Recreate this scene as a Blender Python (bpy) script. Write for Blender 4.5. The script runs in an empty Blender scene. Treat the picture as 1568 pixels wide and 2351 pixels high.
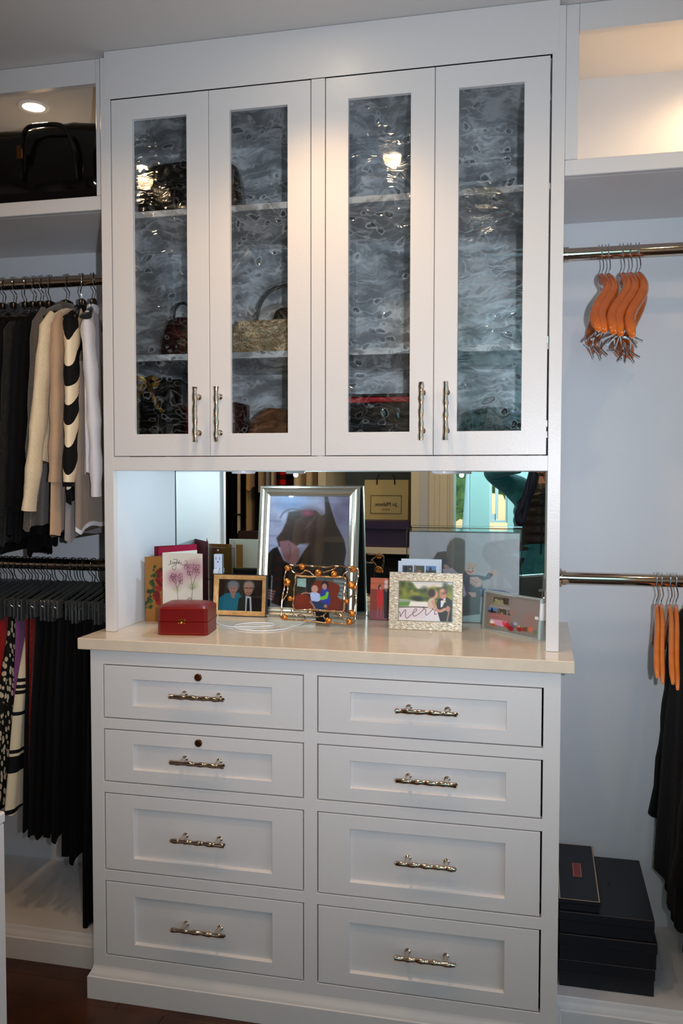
import bpy, bmesh, math, random
import numpy as np
from mathutils import Vector, Matrix, noise
random.seed(7); np.random.seed(7)
S = bpy.context.scene
COL = S.collection
PI = math.pi

# ------------------------------------------------------------------ camera, light, exposure
CAM = Vector((1.089, -1.9583, 1.3212))
yaw, pitch, roll, FPX = 0.2245, -0.0434, 0.0013, 2000.0
Fv = Vector((-math.sin(yaw)*math.cos(pitch), math.cos(yaw)*math.cos(pitch), math.sin(pitch)))
Rv = Vector((math.cos(yaw), math.sin(yaw), 0)); Uv = Rv.cross(Fv)
R2 = math.cos(roll)*Rv + math.sin(roll)*Uv; U2 = -math.sin(roll)*Rv + math.cos(roll)*Uv
cd = bpy.data.cameras.new('camera'); cam = bpy.data.objects.new('camera', cd); COL.objects.link(cam)
cam.matrix_world = Matrix(((R2.x, U2.x, -Fv.x, CAM.x), (R2.y, U2.y, -Fv.y, CAM.y), (R2.z, U2.z, -Fv.z, CAM.z), (0, 0, 0, 1)))
cd.sensor_fit = 'VERTICAL'; cd.sensor_height = 36.0; cd.lens = FPX/2351*36.0
cd.clip_start = 0.01; cd.clip_end = 100
S.camera = cam
S.view_settings.view_transform = 'Standard'; S.view_settings.look = 'None'
S.view_settings.gamma = 1.0; S.view_settings.use_curve_mapping = False
S.view_settings.exposure = 0.0

w = bpy.data.worlds.new('sky'); S.world = w; w.use_nodes = True
nt = w.node_tree; nt.nodes.clear()
sky = nt.nodes.new('ShaderNodeTexSky'); sky.sky_type = 'NISHITA'; sky.sun_elevation = math.radians(38); sky.sun_rotation = math.radians(160); sky.sun_disc = False
bg = nt.nodes.new('ShaderNodeBackground'); bg.inputs[1].default_value = 0.22
ow = nt.nodes.new('ShaderNodeOutputWorld'); nt.links.new(sky.outputs[0], bg.inputs[0]); nt.links.new(bg.outputs[0], ow.inputs[0])

def light(name, kind, loc, energy, color, target=None, **kw):
    l = bpy.data.lights.new(name, kind); l.energy = energy; l.color = color
    for k, v in kw.items(): setattr(l, k, v)
    o = bpy.data.objects.new(name, l); COL.objects.link(o); o.location = loc
    if target is not None: o.rotation_euler = (Vector(target)-Vector(loc)).to_track_quat('-Z', 'Y').to_euler()
    return o
WARM = (1.0, 0.64, 0.33)
sun = light('sun', 'SUN', (0, -6, 6), 1.6, (1, .96, .88), target=(0.3, -4.4, 0), angle=0.01)
light('flash_light', 'SPOT', (CAM.x+0.09, CAM.y+0.012, CAM.z+0.015), 96, (0.82, 0.89, 1.0), target=(CAM.x-0.42, 0.2, 1.55),
      spot_size=math.radians(84), spot_blend=1.0, shadow_soft_size=0.012)
light('aqua_wall_fill', 'AREA', (1.4, -3.1, 2.42), 60, (.62, .86, 1.0), target=(.6, -4.2, .9), shape='RECTANGLE', size=1.0, size_y=.5)  # added unseen lamp that brightens the aqua wall
# added area fills imitating window light from the room behind and the right
light('daylight_fill', 'AREA', (1.35, -3.3, 2.05), 3, (0.52, 0.72, 1.0), target=(0.6, 0.3, 0.7), shape='RECTANGLE', size=1.2, size_y=.8)
light('right_fill', 'AREA', (1.95, -0.75, 1.2), .5, (0.62, 0.80, 1.0), target=(0.4, -0.2, 1.15), shape='RECTANGLE', size=1.0, size_y=1.9)  # added unseen fill from the right end of the aisle

# ------------------------------------------------------------------ materials
def lin(c):
    return tuple((x/12.92 if x <= .04045 else ((x+.055)/1.055)**2.4) for x in c)
MATS = {}
def mat(name, col, rough=0.5, metal=0.0, spec=0.5, bump=None, emit=None, coat=0, var=None, sheen=0, trans=0, ior=1.45):
    """col sRGB; bump=(scale,strength[,stretch]); var=(col2,scale,detail) noise colour variation"""
    if name in MATS: return MATS[name]
    m = bpy.data.materials.new(name); m.use_nodes = True; n = m.node_tree; b = n.nodes['Principled BSDF']
    c = lin(col)+(1,)
    b.inputs['Base Color'].default_value = c; b.inputs['Roughness'].default_value = rough; b.inputs['Metallic'].default_value = metal
    b.inputs['Specular IOR Level'].default_value = spec; b.inputs['Coat Weight'].default_value = coat; b.inputs['IOR'].default_value = ior
    b.inputs['Sheen Weight'].default_value = sheen; b.inputs['Transmission Weight'].default_value = trans
    tc = n.nodes.new('ShaderNodeTexCoord')
    if var:
        no = n.nodes.new('ShaderNodeTexNoise'); no.inputs['Scale'].default_value = var[1]; no.inputs['Detail'].default_value = var[2]
        n.links.new(tc.outputs['Object'], no.inputs['Vector'])
        rp = n.nodes.new('ShaderNodeValToRGB'); rp.color_ramp.elements[0].position = .35; rp.color_ramp.elements[1].position = .65
        rp.color_ramp.elements[0].color = c; rp.color_ramp.elements[1].color = lin(var[0])+(1,)
        n.links.new(no.outputs['Fac'], rp.inputs[0]); n.links.new(rp.outputs[0], b.inputs['Base Color'])
    if bump:
        no = n.nodes.new('ShaderNodeTexNoise'); no.inputs['Scale'].default_value = bump[0]; no.inputs['Detail'].default_value = 3
        mp = n.nodes.new('ShaderNodeMapping'); mp.inputs['Scale'].default_value = bump[2] if len(bump) > 2 else (1, 1, 1)
        n.links.new(tc.outputs['Object'], mp.inputs[0]); n.links.new(mp.outputs[0], no.inputs['Vector'])
        bp = n.nodes.new('ShaderNodeBump'); bp.inputs['Strength'].default_value = bump[1]; bp.inputs['Distance'].default_value = .002
        n.links.new(no.outputs['Fac'], bp.inputs['Height']); n.links.new(bp.outputs[0], b.inputs['Normal'])
    if emit:
        b.inputs['Emission Color'].default_value = tuple(emit[0])+(1,); b.inputs['Emission Strength'].default_value = emit[1]
    MATS[name] = m; return m

PAINT = mat('cabinet_paint', (.86, .85, .85), .33, spec=.5, bump=(260, .10))
WALL = mat('wall_paint', (.83, .84, .86), .55, bump=(180, .12))
CEIL = mat('ceiling_paint', (.86, .85, .84), .8)
INNER = mat('cabinet_interior', (.90, .91, .93), .45, bump=(240, .08))
COUNTER = mat('counter_top_satin', (.86, .80, .72), .16, spec=.6, var=((.88, .82, .74), 30, 3))
CHROME = mat('polished_nickel', (.80, .74, .68), .07, 1.0)
STEEL = mat('chrome_wire', (.80, .82, .84), .12, 1.0)
WOODFLOOR = mat('dark_stained_oak', (.19, .095, .05), .34, var=((.27, .145, .075), 9, 6), bump=(30, .15, (.2, 6, 6)))
FLOORGAP = mat('floor_underlay', (.05, .03, .02), .9)
ORANGEWOOD = mat('varnished_maple', (.80, .42, .16), .18, coat=.5, var=((.70, .34, .12), 14, 4))
LIGHTWOOD = mat('honey_beech', (.88, .52, .24), .18, coat=.5, var=((.80, .44, .18), 12, 4))
BLACKPL = mat('black_plastic', (.07, .055, .04), .22)
MIRROR = mat('mirror_silver', (.93, .96, .945), .0, 1.0)
MIRREDGE = mat('mirror_edge', (.12, .16, .16), .3)
DARKGAP = mat('dark_line', (.10, .10, .11), .6)
CLEARPL = mat('clear_plastic', (.48, .50, .50), .08, spec=.8, trans=.75, ior=1.45)

def glass_mat():
    m = bpy.data.materials.new('seeded_wavy_glass'); m.use_nodes = True; n = m.node_tree; n.nodes.clear(); L = n.links
    out = n.nodes.new('ShaderNodeOutputMaterial'); tc = n.nodes.new('ShaderNodeTexCoord')
    def N(t, **k):
        x = n.nodes.new(t)
        for a, v in k.items(): setattr(x, a, v)
        return x
    # warp
    mp = N('ShaderNodeMapping'); mp.inputs['Scale'].default_value = (1.0, 1.0, 1.0); L.new(tc.outputs['Object'], mp.inputs[0])
    n1 = N('ShaderNodeTexNoise'); n1.inputs['Scale'].default_value = 11; n1.inputs['Detail'].default_value = 3; L.new(mp.outputs[0], n1.inputs['Vector'])
    sub = N('ShaderNodeVectorMath', operation='MULTIPLY_ADD'); sub.inputs[1].default_value = (.09, .09, .09); L.new(n1.outputs['Color'], sub.inputs[0]); L.new(mp.outputs[0], sub.inputs[2])
    # horizontal flowing ripples
    wm = N('ShaderNodeMapping'); wm.inputs['Scale'].default_value = (.22, .22, 1.0); L.new(sub.outputs[0], wm.inputs[0])
    rip = N('ShaderNodeTexNoise'); rip.inputs['Scale'].default_value = 40; rip.inputs['Detail'].default_value = 2; rip.inputs['Roughness'].default_value = .55; L.new(wm.outputs[0], rip.inputs['Vector'])
    # bubbles / craters
    vo = N('ShaderNodeTexVoronoi', feature='SMOOTH_F1'); vo.inputs['Scale'].default_value = 36; vo.inputs['Smoothness'].default_value = .25
    try: vo.inputs['Randomness'].default_value = 1
    except Exception: pass
    vm = N('ShaderNodeMapping'); vm.inputs['Scale'].default_value = (.8, .8, 1.1); L.new(sub.outputs[0], vm.inputs[0]); L.new(vm.outputs[0], vo.inputs['Vector'])
    big = N('ShaderNodeTexNoise'); big.inputs['Scale'].default_value = 7; big.inputs['Detail'].default_value = 1; L.new(tc.outputs['Object'], big.inputs['Vector'])
    msk = N('ShaderNodeMapRange'); msk.inputs['From Min'].default_value = .42; msk.inputs['From Max'].default_value = .58; L.new(big.outputs['Fac'], msk.inputs['Value'])
    cr = N('ShaderNodeMapRange'); cr.inputs['From Min'].default_value = .16; cr.inputs['From Max'].default_value = .30; L.new(vo.outputs['Distance'], cr.inputs['Value'])
    # height = ripple*(1-mask*.5) + crater*mask
    mm = N('ShaderNodeMix'); mm.data_type = 'FLOAT'; L.new(msk.outputs[0], mm.inputs['Factor']); L.new(rip.outputs['Fac'], mm.inputs['A'])
    ad = N('ShaderNodeMath', operation='MULTIPLY_ADD'); ad.inputs[1].default_value = .45; L.new(cr.outputs[0], ad.inputs[0])
    r3 = N('ShaderNodeMath', operation='MULTIPLY'); r3.inputs[1].default_value = .6; L.new(rip.outputs['Fac'], r3.inputs[0]); L.new(r3.outputs[0], ad.inputs[2])
    L.new(ad.outputs[0], mm.inputs['B'])
    bp = N('ShaderNodeBump'); bp.inputs['Strength'].default_value = .55; bp.inputs['Distance'].default_value = .006; L.new(mm.outputs['Result'], bp.inputs['Height'])
    # ripple and bubble masks vary the transmission, imitating flash caustics behind the pane
    rd = N('ShaderNodeMath', operation='SUBTRACT'); rd.inputs[1].default_value = .5; L.new(rip.outputs['Fac'], rd.inputs[0])
    ab = N('ShaderNodeMath', operation='ABSOLUTE'); L.new(rd.outputs[0], ab.inputs[0])
    lines = N('ShaderNodeMapRange'); lines.inputs['From Min'].default_value = 0.0; lines.inputs['From Max'].default_value = .07; lines.inputs['To Min'].default_value = 1.0; lines.inputs['To Max'].default_value = .78; L.new(ab.outputs[0], lines.inputs['Value'])
    ce = N('ShaderNodeMapRange'); ce.inputs['From Min'].default_value = .20; ce.inputs['From Max'].default_value = .28; ce.inputs['To Min'].default_value = .34; ce.inputs['To Max'].default_value = 1; L.new(vo.outputs['Distance'], ce.inputs['Value'])
    cm = N('ShaderNodeMix'); cm.data_type = 'FLOAT'; cm.inputs['A'].default_value = 1; L.new(msk.outputs[0], cm.inputs['Factor']); L.new(ce.outputs[0], cm.inputs['B'])
    tv = N('ShaderNodeMath', operation='MULTIPLY'); L.new(lines.outputs[0], tv.inputs[0]); L.new(cm.outputs['Result'], tv.inputs[1])
    tcx = N('ShaderNodeCombineColor'); 
    for i in range(3): L.new(tv.outputs[0], tcx.inputs[i])
    tr = N('ShaderNodeBsdfTransparent'); L.new(tcx.outputs[0], tr.inputs[0])
    rf = N('ShaderNodeBsdfRefraction'); rf.inputs['IOR'].default_value = 1.12; rf.inputs['Roughness'].default_value = .02; rf.inputs['Color'].default_value = (.9, .94, .97, 1); L.new(bp.outputs[0], rf.inputs['Normal'])
    mx = N('ShaderNodeMixShader'); mx.inputs[0].default_value = .17; L.new(tr.outputs[0], mx.inputs[1]); L.new(rf.outputs[0], mx.inputs[2])
    gl = N('ShaderNodeBsdfGlossy'); gl.inputs['Roughness'].default_value = .05; gl.inputs['Color'].default_value = (.9, .95, 1, 1); L.new(bp.outputs[0], gl.inputs['Normal'])
    fr = N('ShaderNodeFresnel'); fr.inputs['IOR'].default_value = 1.5; L.new(bp.outputs[0], fr.inputs['Normal'])
    m2 = N('ShaderNodeMixShader'); L.new(fr.outputs[0], m2.inputs[0]); L.new(mx.outputs[0], m2.inputs[1]); L.new(gl.outputs[0], m2.inputs[2])
    # painted caustics: bright web, rims and patches in transmission plus pale diffuse
    def mr(src, a, b, c, d):
        x = N('ShaderNodeMapRange'); 
        for k_, v_ in zip(('From Min', 'From Max', 'To Min', 'To Max'), (a, b, c, d)): x.inputs[k_].default_value = v_
        L.new(src, x.inputs['Value']); return x.outputs[0]
    def ma(op, a, b):
        x = N('ShaderNodeMath', operation=op)
        for i, q_ in enumerate((a, b)):
            if isinstance(q_, (int, float)): x.inputs[i].default_value = q_
            else: L.new(q_, x.inputs[i])
        return x.outputs[0]
    rim = mr(ma('ABSOLUTE', ma('SUBTRACT', vo.outputs['Distance'], .30), 0), 0, .05, 1, 0)
    v2 = N('ShaderNodeTexVoronoi', feature='DISTANCE_TO_EDGE'); v2.inputs['Scale'].default_value = 17; L.new(sub.outputs[0], v2.inputs['Vector'])
    caustic_web = mr(v2.outputs['Distance'], 0, .035, 1, 0)
    calm = N('ShaderNodeTexNoise'); calm.inputs['Scale'].default_value = 5.3; L.new(tc.outputs['Object'], calm.inputs['Vector'])
    cmask = mr(calm.outputs['Fac'], .42, .62, 0, 1)
    fine = mr(ab.outputs[0], 0, .022, 1, 0)
    fr_ = ma('ADD', ma('MULTIPLY', ma('MULTIPLY', rim, msk.outputs[0]), .42), ma('ADD', ma('MULTIPLY', ma('MULTIPLY', caustic_web, cmask), .25), ma('MULTIPLY', ma('MULTIPLY', fine, cmask), .30)))
    smm = N('ShaderNodeMapping'); smm.inputs['Scale'].default_value = (.5, .5, 1.1); L.new(sub.outputs[0], smm.inputs[0])
    sm = N('ShaderNodeTexNoise'); sm.inputs['Scale'].default_value = 30; sm.inputs['Detail'].default_value = 4; sm.inputs['Roughness'].default_value = .65; L.new(smm.outputs[0], sm.inputs['Vector'])
    patchy = ma('ADD', mr(calm.outputs['Fac'], .38, .62, 0, .45), mr(sm.outputs['Fac'], .46, .64, 0, .85))
    f2 = ma('MINIMUM', ma('ADD', ma('ADD', ma('MULTIPLY', rim, msk.outputs[0]), ma('MULTIPLY', ma('MULTIPLY', caustic_web, cmask), .45)), ma('ADD', ma('MULTIPLY', fine, cmask), ma('ADD', patchy, ma('MULTIPLY', mr(ab.outputs[0], 0, .05, 1, 0), .35)))), 1.0)
    T_ = ma('MULTIPLY', ma('ADD', ma('MULTIPLY', f2, .62), .38), cm.outputs['Result'])
    for i in range(3): L.new(T_, tcx.inputs[i])
    fr_ = ma('MULTIPLY', fr_, .22)
    df = N('ShaderNodeBsdfDiffuse'); df.inputs[0].default_value = (.72, .84, .98, 1); m3 = N('ShaderNodeMixShader'); L.new(fr_, m3.inputs[0]); L.new(m2.outputs[0], m3.inputs[1]); L.new(df.outputs[0], m3.inputs[2])
    L.new(m3.outputs[0], out.inputs[0]); return m
GLASS = glass_mat()

def thin_glass():
    m = bpy.data.materials.new('picture_glass'); m.use_nodes = True; n = m.node_tree; n.nodes.clear(); L = n.links
    out = n.nodes.new('ShaderNodeOutputMaterial'); tr = n.nodes.new('ShaderNodeBsdfTransparent'); gl = n.nodes.new('ShaderNodeBsdfGlossy')
    tr.inputs[0].default_value = (.95, .97, .96, 1); gl.inputs['Roughness'].default_value = .02
    fr = n.nodes.new('ShaderNodeFresnel'); fr.inputs[0].default_value = 1.5; m2 = n.nodes.new('ShaderNodeMixShader')
    L.new(fr.outputs[0], m2.inputs[0]); L.new(tr.outputs[0], m2.inputs[1]); L.new(gl.outputs[0], m2.inputs[2]); L.new(m2.outputs[0], out.inputs[0]); return m
PGLASS = thin_glass()

def pattern_mat(name, build, rough=.8):
    m = bpy.data.materials.new(name); m.use_nodes = True; n = m.node_tree; b = n.nodes['Principled BSDF']; b.inputs['Roughness'].default_value = rough
    b.inputs['Specular IOR Level'].default_value = .2
    tc = n.nodes.new('ShaderNodeTexCoord'); build(n, b, tc); return m
def ramp(n, stops, interp='CONSTANT'):
    r = n.nodes.new('ShaderNodeValToRGB'); r.color_ramp.interpolation = interp; e = r.color_ramp.elements
    e[0].position = stops[0][0]; e[0].color = lin(stops[0][1])+(1,); e[1].position = stops[1][0]; e[1].color = lin(stops[1][1])+(1,)
    for p, c in stops[2:]:
        q = e.new(p); q.color = lin(c)+(1,)
    return r
def _zebra(n, b, tc):
    mp = n.nodes.new('ShaderNodeMapping'); mp.inputs['Rotation'].default_value = (math.radians(-32), 0, 0); n.links.new(tc.outputs['Object'], mp.inputs[0])
    wv = n.nodes.new('ShaderNodeTexWave'); wv.bands_direction = 'Z'; wv.inputs['Scale'].default_value = 3.3; wv.inputs['Distortion'].default_value = 3.0
    wv.inputs['Detail'].default_value = 1; wv.inputs['Detail Scale'].default_value = 1.6; n.links.new(mp.outputs[0], wv.inputs['Vector'])
    r = ramp(n, [(0, (.05, .05, .05)), (.5, (.93, .86, .74))]); n.links.new(wv.outputs['Fac'], r.inputs[0]); n.links.new(r.outputs[0], b.inputs['Base Color'])
ZEBRA = pattern_mat('black_and_cream_zebra_knit', _zebra)
def _leaf(n, b, tc):
    mp = n.nodes.new('ShaderNodeMapping'); mp.inputs['Scale'].default_value = (1, 1.7, .75); mp.inputs['Rotation'].default_value = (.6, 0, 0); n.links.new(tc.outputs['Object'], mp.inputs[0])
    v = n.nodes.new('ShaderNodeTexVoronoi'); v.inputs['Scale'].default_value = 70; n.links.new(mp.outputs[0], v.inputs['Vector'])
    r = ramp(n, [(0, (.72, .68, .60)), (.42, (.06, .07, .06))]); n.links.new(v.outputs['Distance'], r.inputs[0]); n.links.new(r.outputs[0], b.inputs['Base Color'])
LEAF = pattern_mat('leaf_print_cotton', _leaf)
def _plaid(n, b, tc):
    cs = []
    sp = n.nodes.new('ShaderNodeSeparateXYZ'); n.links.new(tc.outputs['Object'], sp.inputs[0])
    for ax in (0, 2):
        f = n.nodes.new('ShaderNodeMath'); f.operation = 'MULTIPLY'; f.inputs[1].default_value = 17; n.links.new(sp.outputs[ax], f.inputs[0])
        g = n.nodes.new('ShaderNodeMath'); g.operation = 'FRACT'; n.links.new(f.outputs[0], g.inputs[0])
        h = n.nodes.new('ShaderNodeMath'); h.operation = 'GREATER_THAN'; h.inputs[1].default_value = .5; n.links.new(g.outputs[0], h.inputs[0]); cs.append(h)
    a = n.nodes.new('ShaderNodeMath'); a.operation = 'ADD'; n.links.new(cs[0].outputs[0], a.inputs[0]); n.links.new(cs[1].outputs[0], a.inputs[1])
    d = n.nodes.new('ShaderNodeMath'); d.operation = 'DIVIDE'; d.inputs[1].default_value = 2; n.links.new(a.outputs[0], d.inputs[0])
    r = ramp(n, [(0, (.72, .05, .06)), (.4, (.26, .03, .04)), (.9, (.04, .02, .03))]); n.links.new(d.outputs[0], r.inputs[0]); n.links.new(r.outputs[0], b.inputs['Base Color'])
PLAID = pattern_mat('red_black_plaid', _plaid)
def _band(n, b, tc):   # black bands on a cream skirt; object z relative to the skirt's root
    sp = n.nodes.new('ShaderNodeSeparateXYZ'); n.links.new(tc.outputs['Object'], sp.inputs[0])
    f = n.nodes.new('ShaderNodeMapRange'); f.inputs['From Min'].default_value = -.62; f.inputs['From Max'].default_value = 0; n.links.new(sp.outputs[2], f.inputs['Value'])
    W_, K = (.84, .80, .70), (.05, .05, .07)
    st = [(0, K), (.115, W_), (.125, K), (.14, W_), (.148, K), (.165, W_), (.32, K), (.39, W_), (.40, K), (.415, W_), (.56, K), (.575, W_), (.65, K), (.665, W_), (.675, K), (.69, W_), (.70, K), (.715, W_)]
    r = ramp(n, st); n.links.new(f.outputs[0], r.inputs[0]); n.links.new(r.outputs[0], b.inputs['Base Color'])
BAND = pattern_mat('banded_black_and_cream', _band)
def _glit(n, b, tc):
    v = n.nodes.new('ShaderNodeTexVoronoi'); v.inputs['Scale'].default_value = 420; n.links.new(tc.outputs['Object'], v.inputs['Vector'])
    r = ramp(n, [(0, (1, .86, .56)), (.3, (.74, .50, .24)), (.6, (1, .96, .84))], 'LINEAR'); n.links.new(v.outputs['Color'], r.inputs[0]); n.links.new(r.outputs[0], b.inputs['Base Color'])
    b.inputs['Metallic'].default_value = .35
    bp = n.nodes.new('ShaderNodeBump'); bp.inputs['Strength'].default_value = .9; bp.inputs['Distance'].default_value = .002; n.links.new(v.outputs['Distance'], bp.inputs['Height']); n.links.new(bp.outputs[0], b.inputs['Normal'])
GLITTER = pattern_mat('gold_glitter', _glit, .3)
def _spark(n, b, tc):
    mp = n.nodes.new('ShaderNodeMapping'); mp.inputs['Scale'].default_value = (.35, 1, 1); mp.inputs['Rotation'].default_value = (0, .5, 0); n.links.new(tc.outputs['Object'], mp.inputs[0])
    v = n.nodes.new('ShaderNodeTexNoise'); v.inputs['Scale'].default_value = 300; v.inputs['Detail'].default_value = 4; n.links.new(mp.outputs[0], v.inputs['Vector'])
    r = ramp(n, [(.3, (.62, .54, .45)), (.6, (.84, .79, .70)), (.7, (1, .97, .9))], 'LINEAR'); n.links.new(v.outputs['Fac'], r.inputs[0]); n.links.new(r.outputs[0], b.inputs['Base Color'])
    b.inputs['Metallic'].default_value = .45
    bp = n.nodes.new('ShaderNodeBump'); bp.inputs['Strength'].default_value = .7; bp.inputs['Distance'].default_value = .002; n.links.new(v.outputs['Fac'], bp.inputs['Height']); n.links.new(bp.outputs[0], b.inputs['Normal'])
SPARK = pattern_mat('champagne_textured_foil', _spark, .33)

# ------------------------------------------------------------------ mesh builder
WM = {}
class MB:
    def __init__(s): s.v = []; s.f = []
    def add(s, v, f):
        o = len(s.v); s.v += [tuple(p) for p in v]; s.f += [tuple(i+o for i in q) for q in f]; return s
    def box(s, x0, x1, y0, y1, z0, z1, c=0.0, M=None):
        if x0 > x1: x0, x1 = x1, x0
        if y0 > y1: y0, y1 = y1, y0
        if z0 > z1: z0, z1 = z1, z0
        b = bmesh.new(); bmesh.ops.create_cube(b, size=1)
        for q in b.verts: q.co = Vector((x0+(q.co.x+.5)*(x1-x0), y0+(q.co.y+.5)*(y1-y0), z0+(q.co.z+.5)*(z1-z0)))
        if c > 0: bmesh.ops.bevel(b, geom=b.edges[:], offset=min(c, .45*min(x1-x0, y1-y0, z1-z0)), segments=2 if c > .003 else 1, affect='EDGES', profile=.5)
        b.verts.index_update(); vs = [(M @ q.co if M else q.co.copy()) for q in b.verts]; fs = [[q.index for q in f.verts] for f in b.faces]; b.free()
        return s.add(vs, fs)
    def loft(s, rings, cap=True, closed=True):
        n = len(rings[0]); v = [p for r in rings for p in r]; f = []
        m = n if closed else n-1
        for i in range(len(rings)-1):
            for j in range(m): f.append((i*n+j, i*n+(j+1) % n, (i+1)*n+(j+1) % n, (i+1)*n+j))
        if cap: f.append(tuple(range(n))[::-1]); f.append(tuple((len(rings)-1)*n+j for j in range(n)))
        return s.add(v, f)
    def tube(s, path, r, n=8, cap=True, up=None, loop=False):
        P = [Vector(p) for p in path]; k = len(P); rings = []; prev = None
        for i in range(k):
            t = (P[(i+1) % k]-P[i-1]) if loop else (P[min(i+1, k-1)]-P[max(i-1, 0)])
            t = t.normalized() if t.length > 1e-9 else Vector((0, 0, 1))
            u = Vector(up) if up else (prev if prev else (Vector((1, 0, 0)) if abs(t.x) < .8 else Vector((0, 1, 0))))
            a = (u - t*u.dot(t)); a = a.normalized() if a.length > 1e-6 else t.orthogonal().normalized(); b = t.cross(a); prev = a
            rr = r[i] if isinstance(r, (list, tuple)) and not isinstance(r, tuple) else r
            ra, rb = rr if isinstance(rr, tuple) else (rr, rr)
            rings.append([P[i]+a*(ra*math.cos(q*2*PI/n))+b*(rb*math.sin(q*2*PI/n)) for q in range(n)])
        if loop: rings.append(rings[0]); cap = False
        return s.loft(rings, cap)
    def ring(s, x0, x1, z0, z1, prof, closed=True, capfirst=False, caplast=False):
        """rectangular loop swept: prof of (inset_x, inset_z, y)"""
        v = []; f = []; k = len(prof)
        for (a, b, y) in prof: v += [(x0+a, y, z0+b), (x1-a, y, z0+b), (x1-a, y, z1-b), (x0+a, y, z1-b)]
        for i in range(k if closed else k-1):
            j = (i+1) % k
            for e in range(4): f.append((i*4+e, i*4+(e+1) % 4, j*4+(e+1) % 4, j*4+e))
        if capfirst: f.append((3, 2, 1, 0))
        if caplast: f.append(tuple((k-1)*4+e for e in range(4)))
        return s.add(v, f)
    def lathe(s, prof, c=(0, 0, 0), n=20, axis='z', M=None):
        rings = []
        for r, h in prof:
            q = []
            for i in range(n):
                a = i*2*PI/n; p = (r*math.cos(a), r*math.sin(a), h)
                if axis == 'y': p = (p[0], h, p[1])
                if axis == 'x': p = (h, p[0], p[1])
                p = Vector(p)+Vector(c); q.append(M @ p if M else p)
            rings.append(q)
        return s.loft(rings)
    def poly(s, pts, y0, y1):
        """prism of an xz outline between y0 and y1"""
        n = len(pts); v = [(a, y0, b) for a, b in pts]+[(a, y1, b) for a, b in pts]
        f = [tuple(range(n)), tuple(range(n, 2*n))[::-1]]+[(i, i+n, (i+1) % n+n, (i+1) % n) for i in range(n)]
        return s.add(v, f)
    def xf(s, M): s.v = [tuple(M @ Vector(p)) for p in s.v]; return s

def finish(me, smooth=True, ang=32):
    b = bmesh.new(); b.from_mesh(me); bmesh.ops.recalc_face_normals(b, faces=b.faces[:]); b.to_mesh(me); b.free()
    if smooth:
        me.polygons.foreach_set('use_smooth', [True]*len(me.polygons))
        try: me.set_sharp_from_angle(angle=math.radians(ang))
        except Exception: pass
def obj(name, mb, material, parent=None, label=None, cat=None, group=None, kind=None, local=False, smooth=True, ang=32):
    me = bpy.data.meshes.new(name)
    if parent is not None and not local:
        inv = WM[parent.name].inverted(); vs = [tuple(inv @ Vector(p)) for p in mb.v]
    else: vs = mb.v
    me.from_pydata(vs, [], mb.f); me.materials.append(material); finish(me, smooth, ang)
    o = bpy.data.objects.new(name, me); COL.objects.link(o)
    if parent is not None: o.parent = parent; WM[o.name] = WM[parent.name]
    else: WM[o.name] = Matrix.Identity(4)
    tag(o, label, cat, group, kind); return o
def tag(o, label=None, cat=None, group=None, kind=None):
    if label: o['label'] = label
    if cat: o['category'] = cat
    if group: o['group'] = group
    if kind: o['kind'] = kind
    return o
def thing(name, loc, label, cat, group=None, rot=(0, 0, 0), kind=None):
    o = bpy.data.objects.new(name, None); COL.objects.link(o); o.location = loc; o.rotation_euler = rot; o.empty_display_size = .05
    from mathutils import Euler
    WM[o.name] = Matrix.Translation(Vector(loc)) @ Euler(rot).to_matrix().to_4x4()
    tag(o, label, cat, group, kind); return o
def copy_tree(o, parent=None):
    c = o.copy(); COL.objects.link(c); c.parent = parent if parent is not None else o.parent
    for ch in list(o.children): copy_tree(ch, c)
    return c
def single(name, mb, m, label, cat, base, group=None, **k):
    """a thing that is one mesh, origin at its base"""
    mb.v = [tuple(Vector(p)-Vector(base)) for p in mb.v]
    o = obj(name, mb, m, None, label, cat, group, **k); o.location = base; WM[o.name] = Matrix.Translation(Vector(base)); return o
def text_mesh(body, size, depth=.0004):
    c = bpy.data.curves.new('t', 'FONT'); c.body = body; c.size = size; c.align_x = 'CENTER'; c.align_y = 'CENTER'; c.extrude = depth; c.resolution_u = 3
    o = bpy.data.objects.new('t', c); COL.objects.link(o); dg = bpy.context.evaluated_depsgraph_get(); me = o.evaluated_get(dg).to_mesh()
    mb = MB().add([v.co.copy() for v in me.vertices], [tuple(p.vertices) for p in me.polygons]); o.to_mesh_clear(); bpy.data.objects.remove(o); bpy.data.curves.remove(c); return mb

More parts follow.
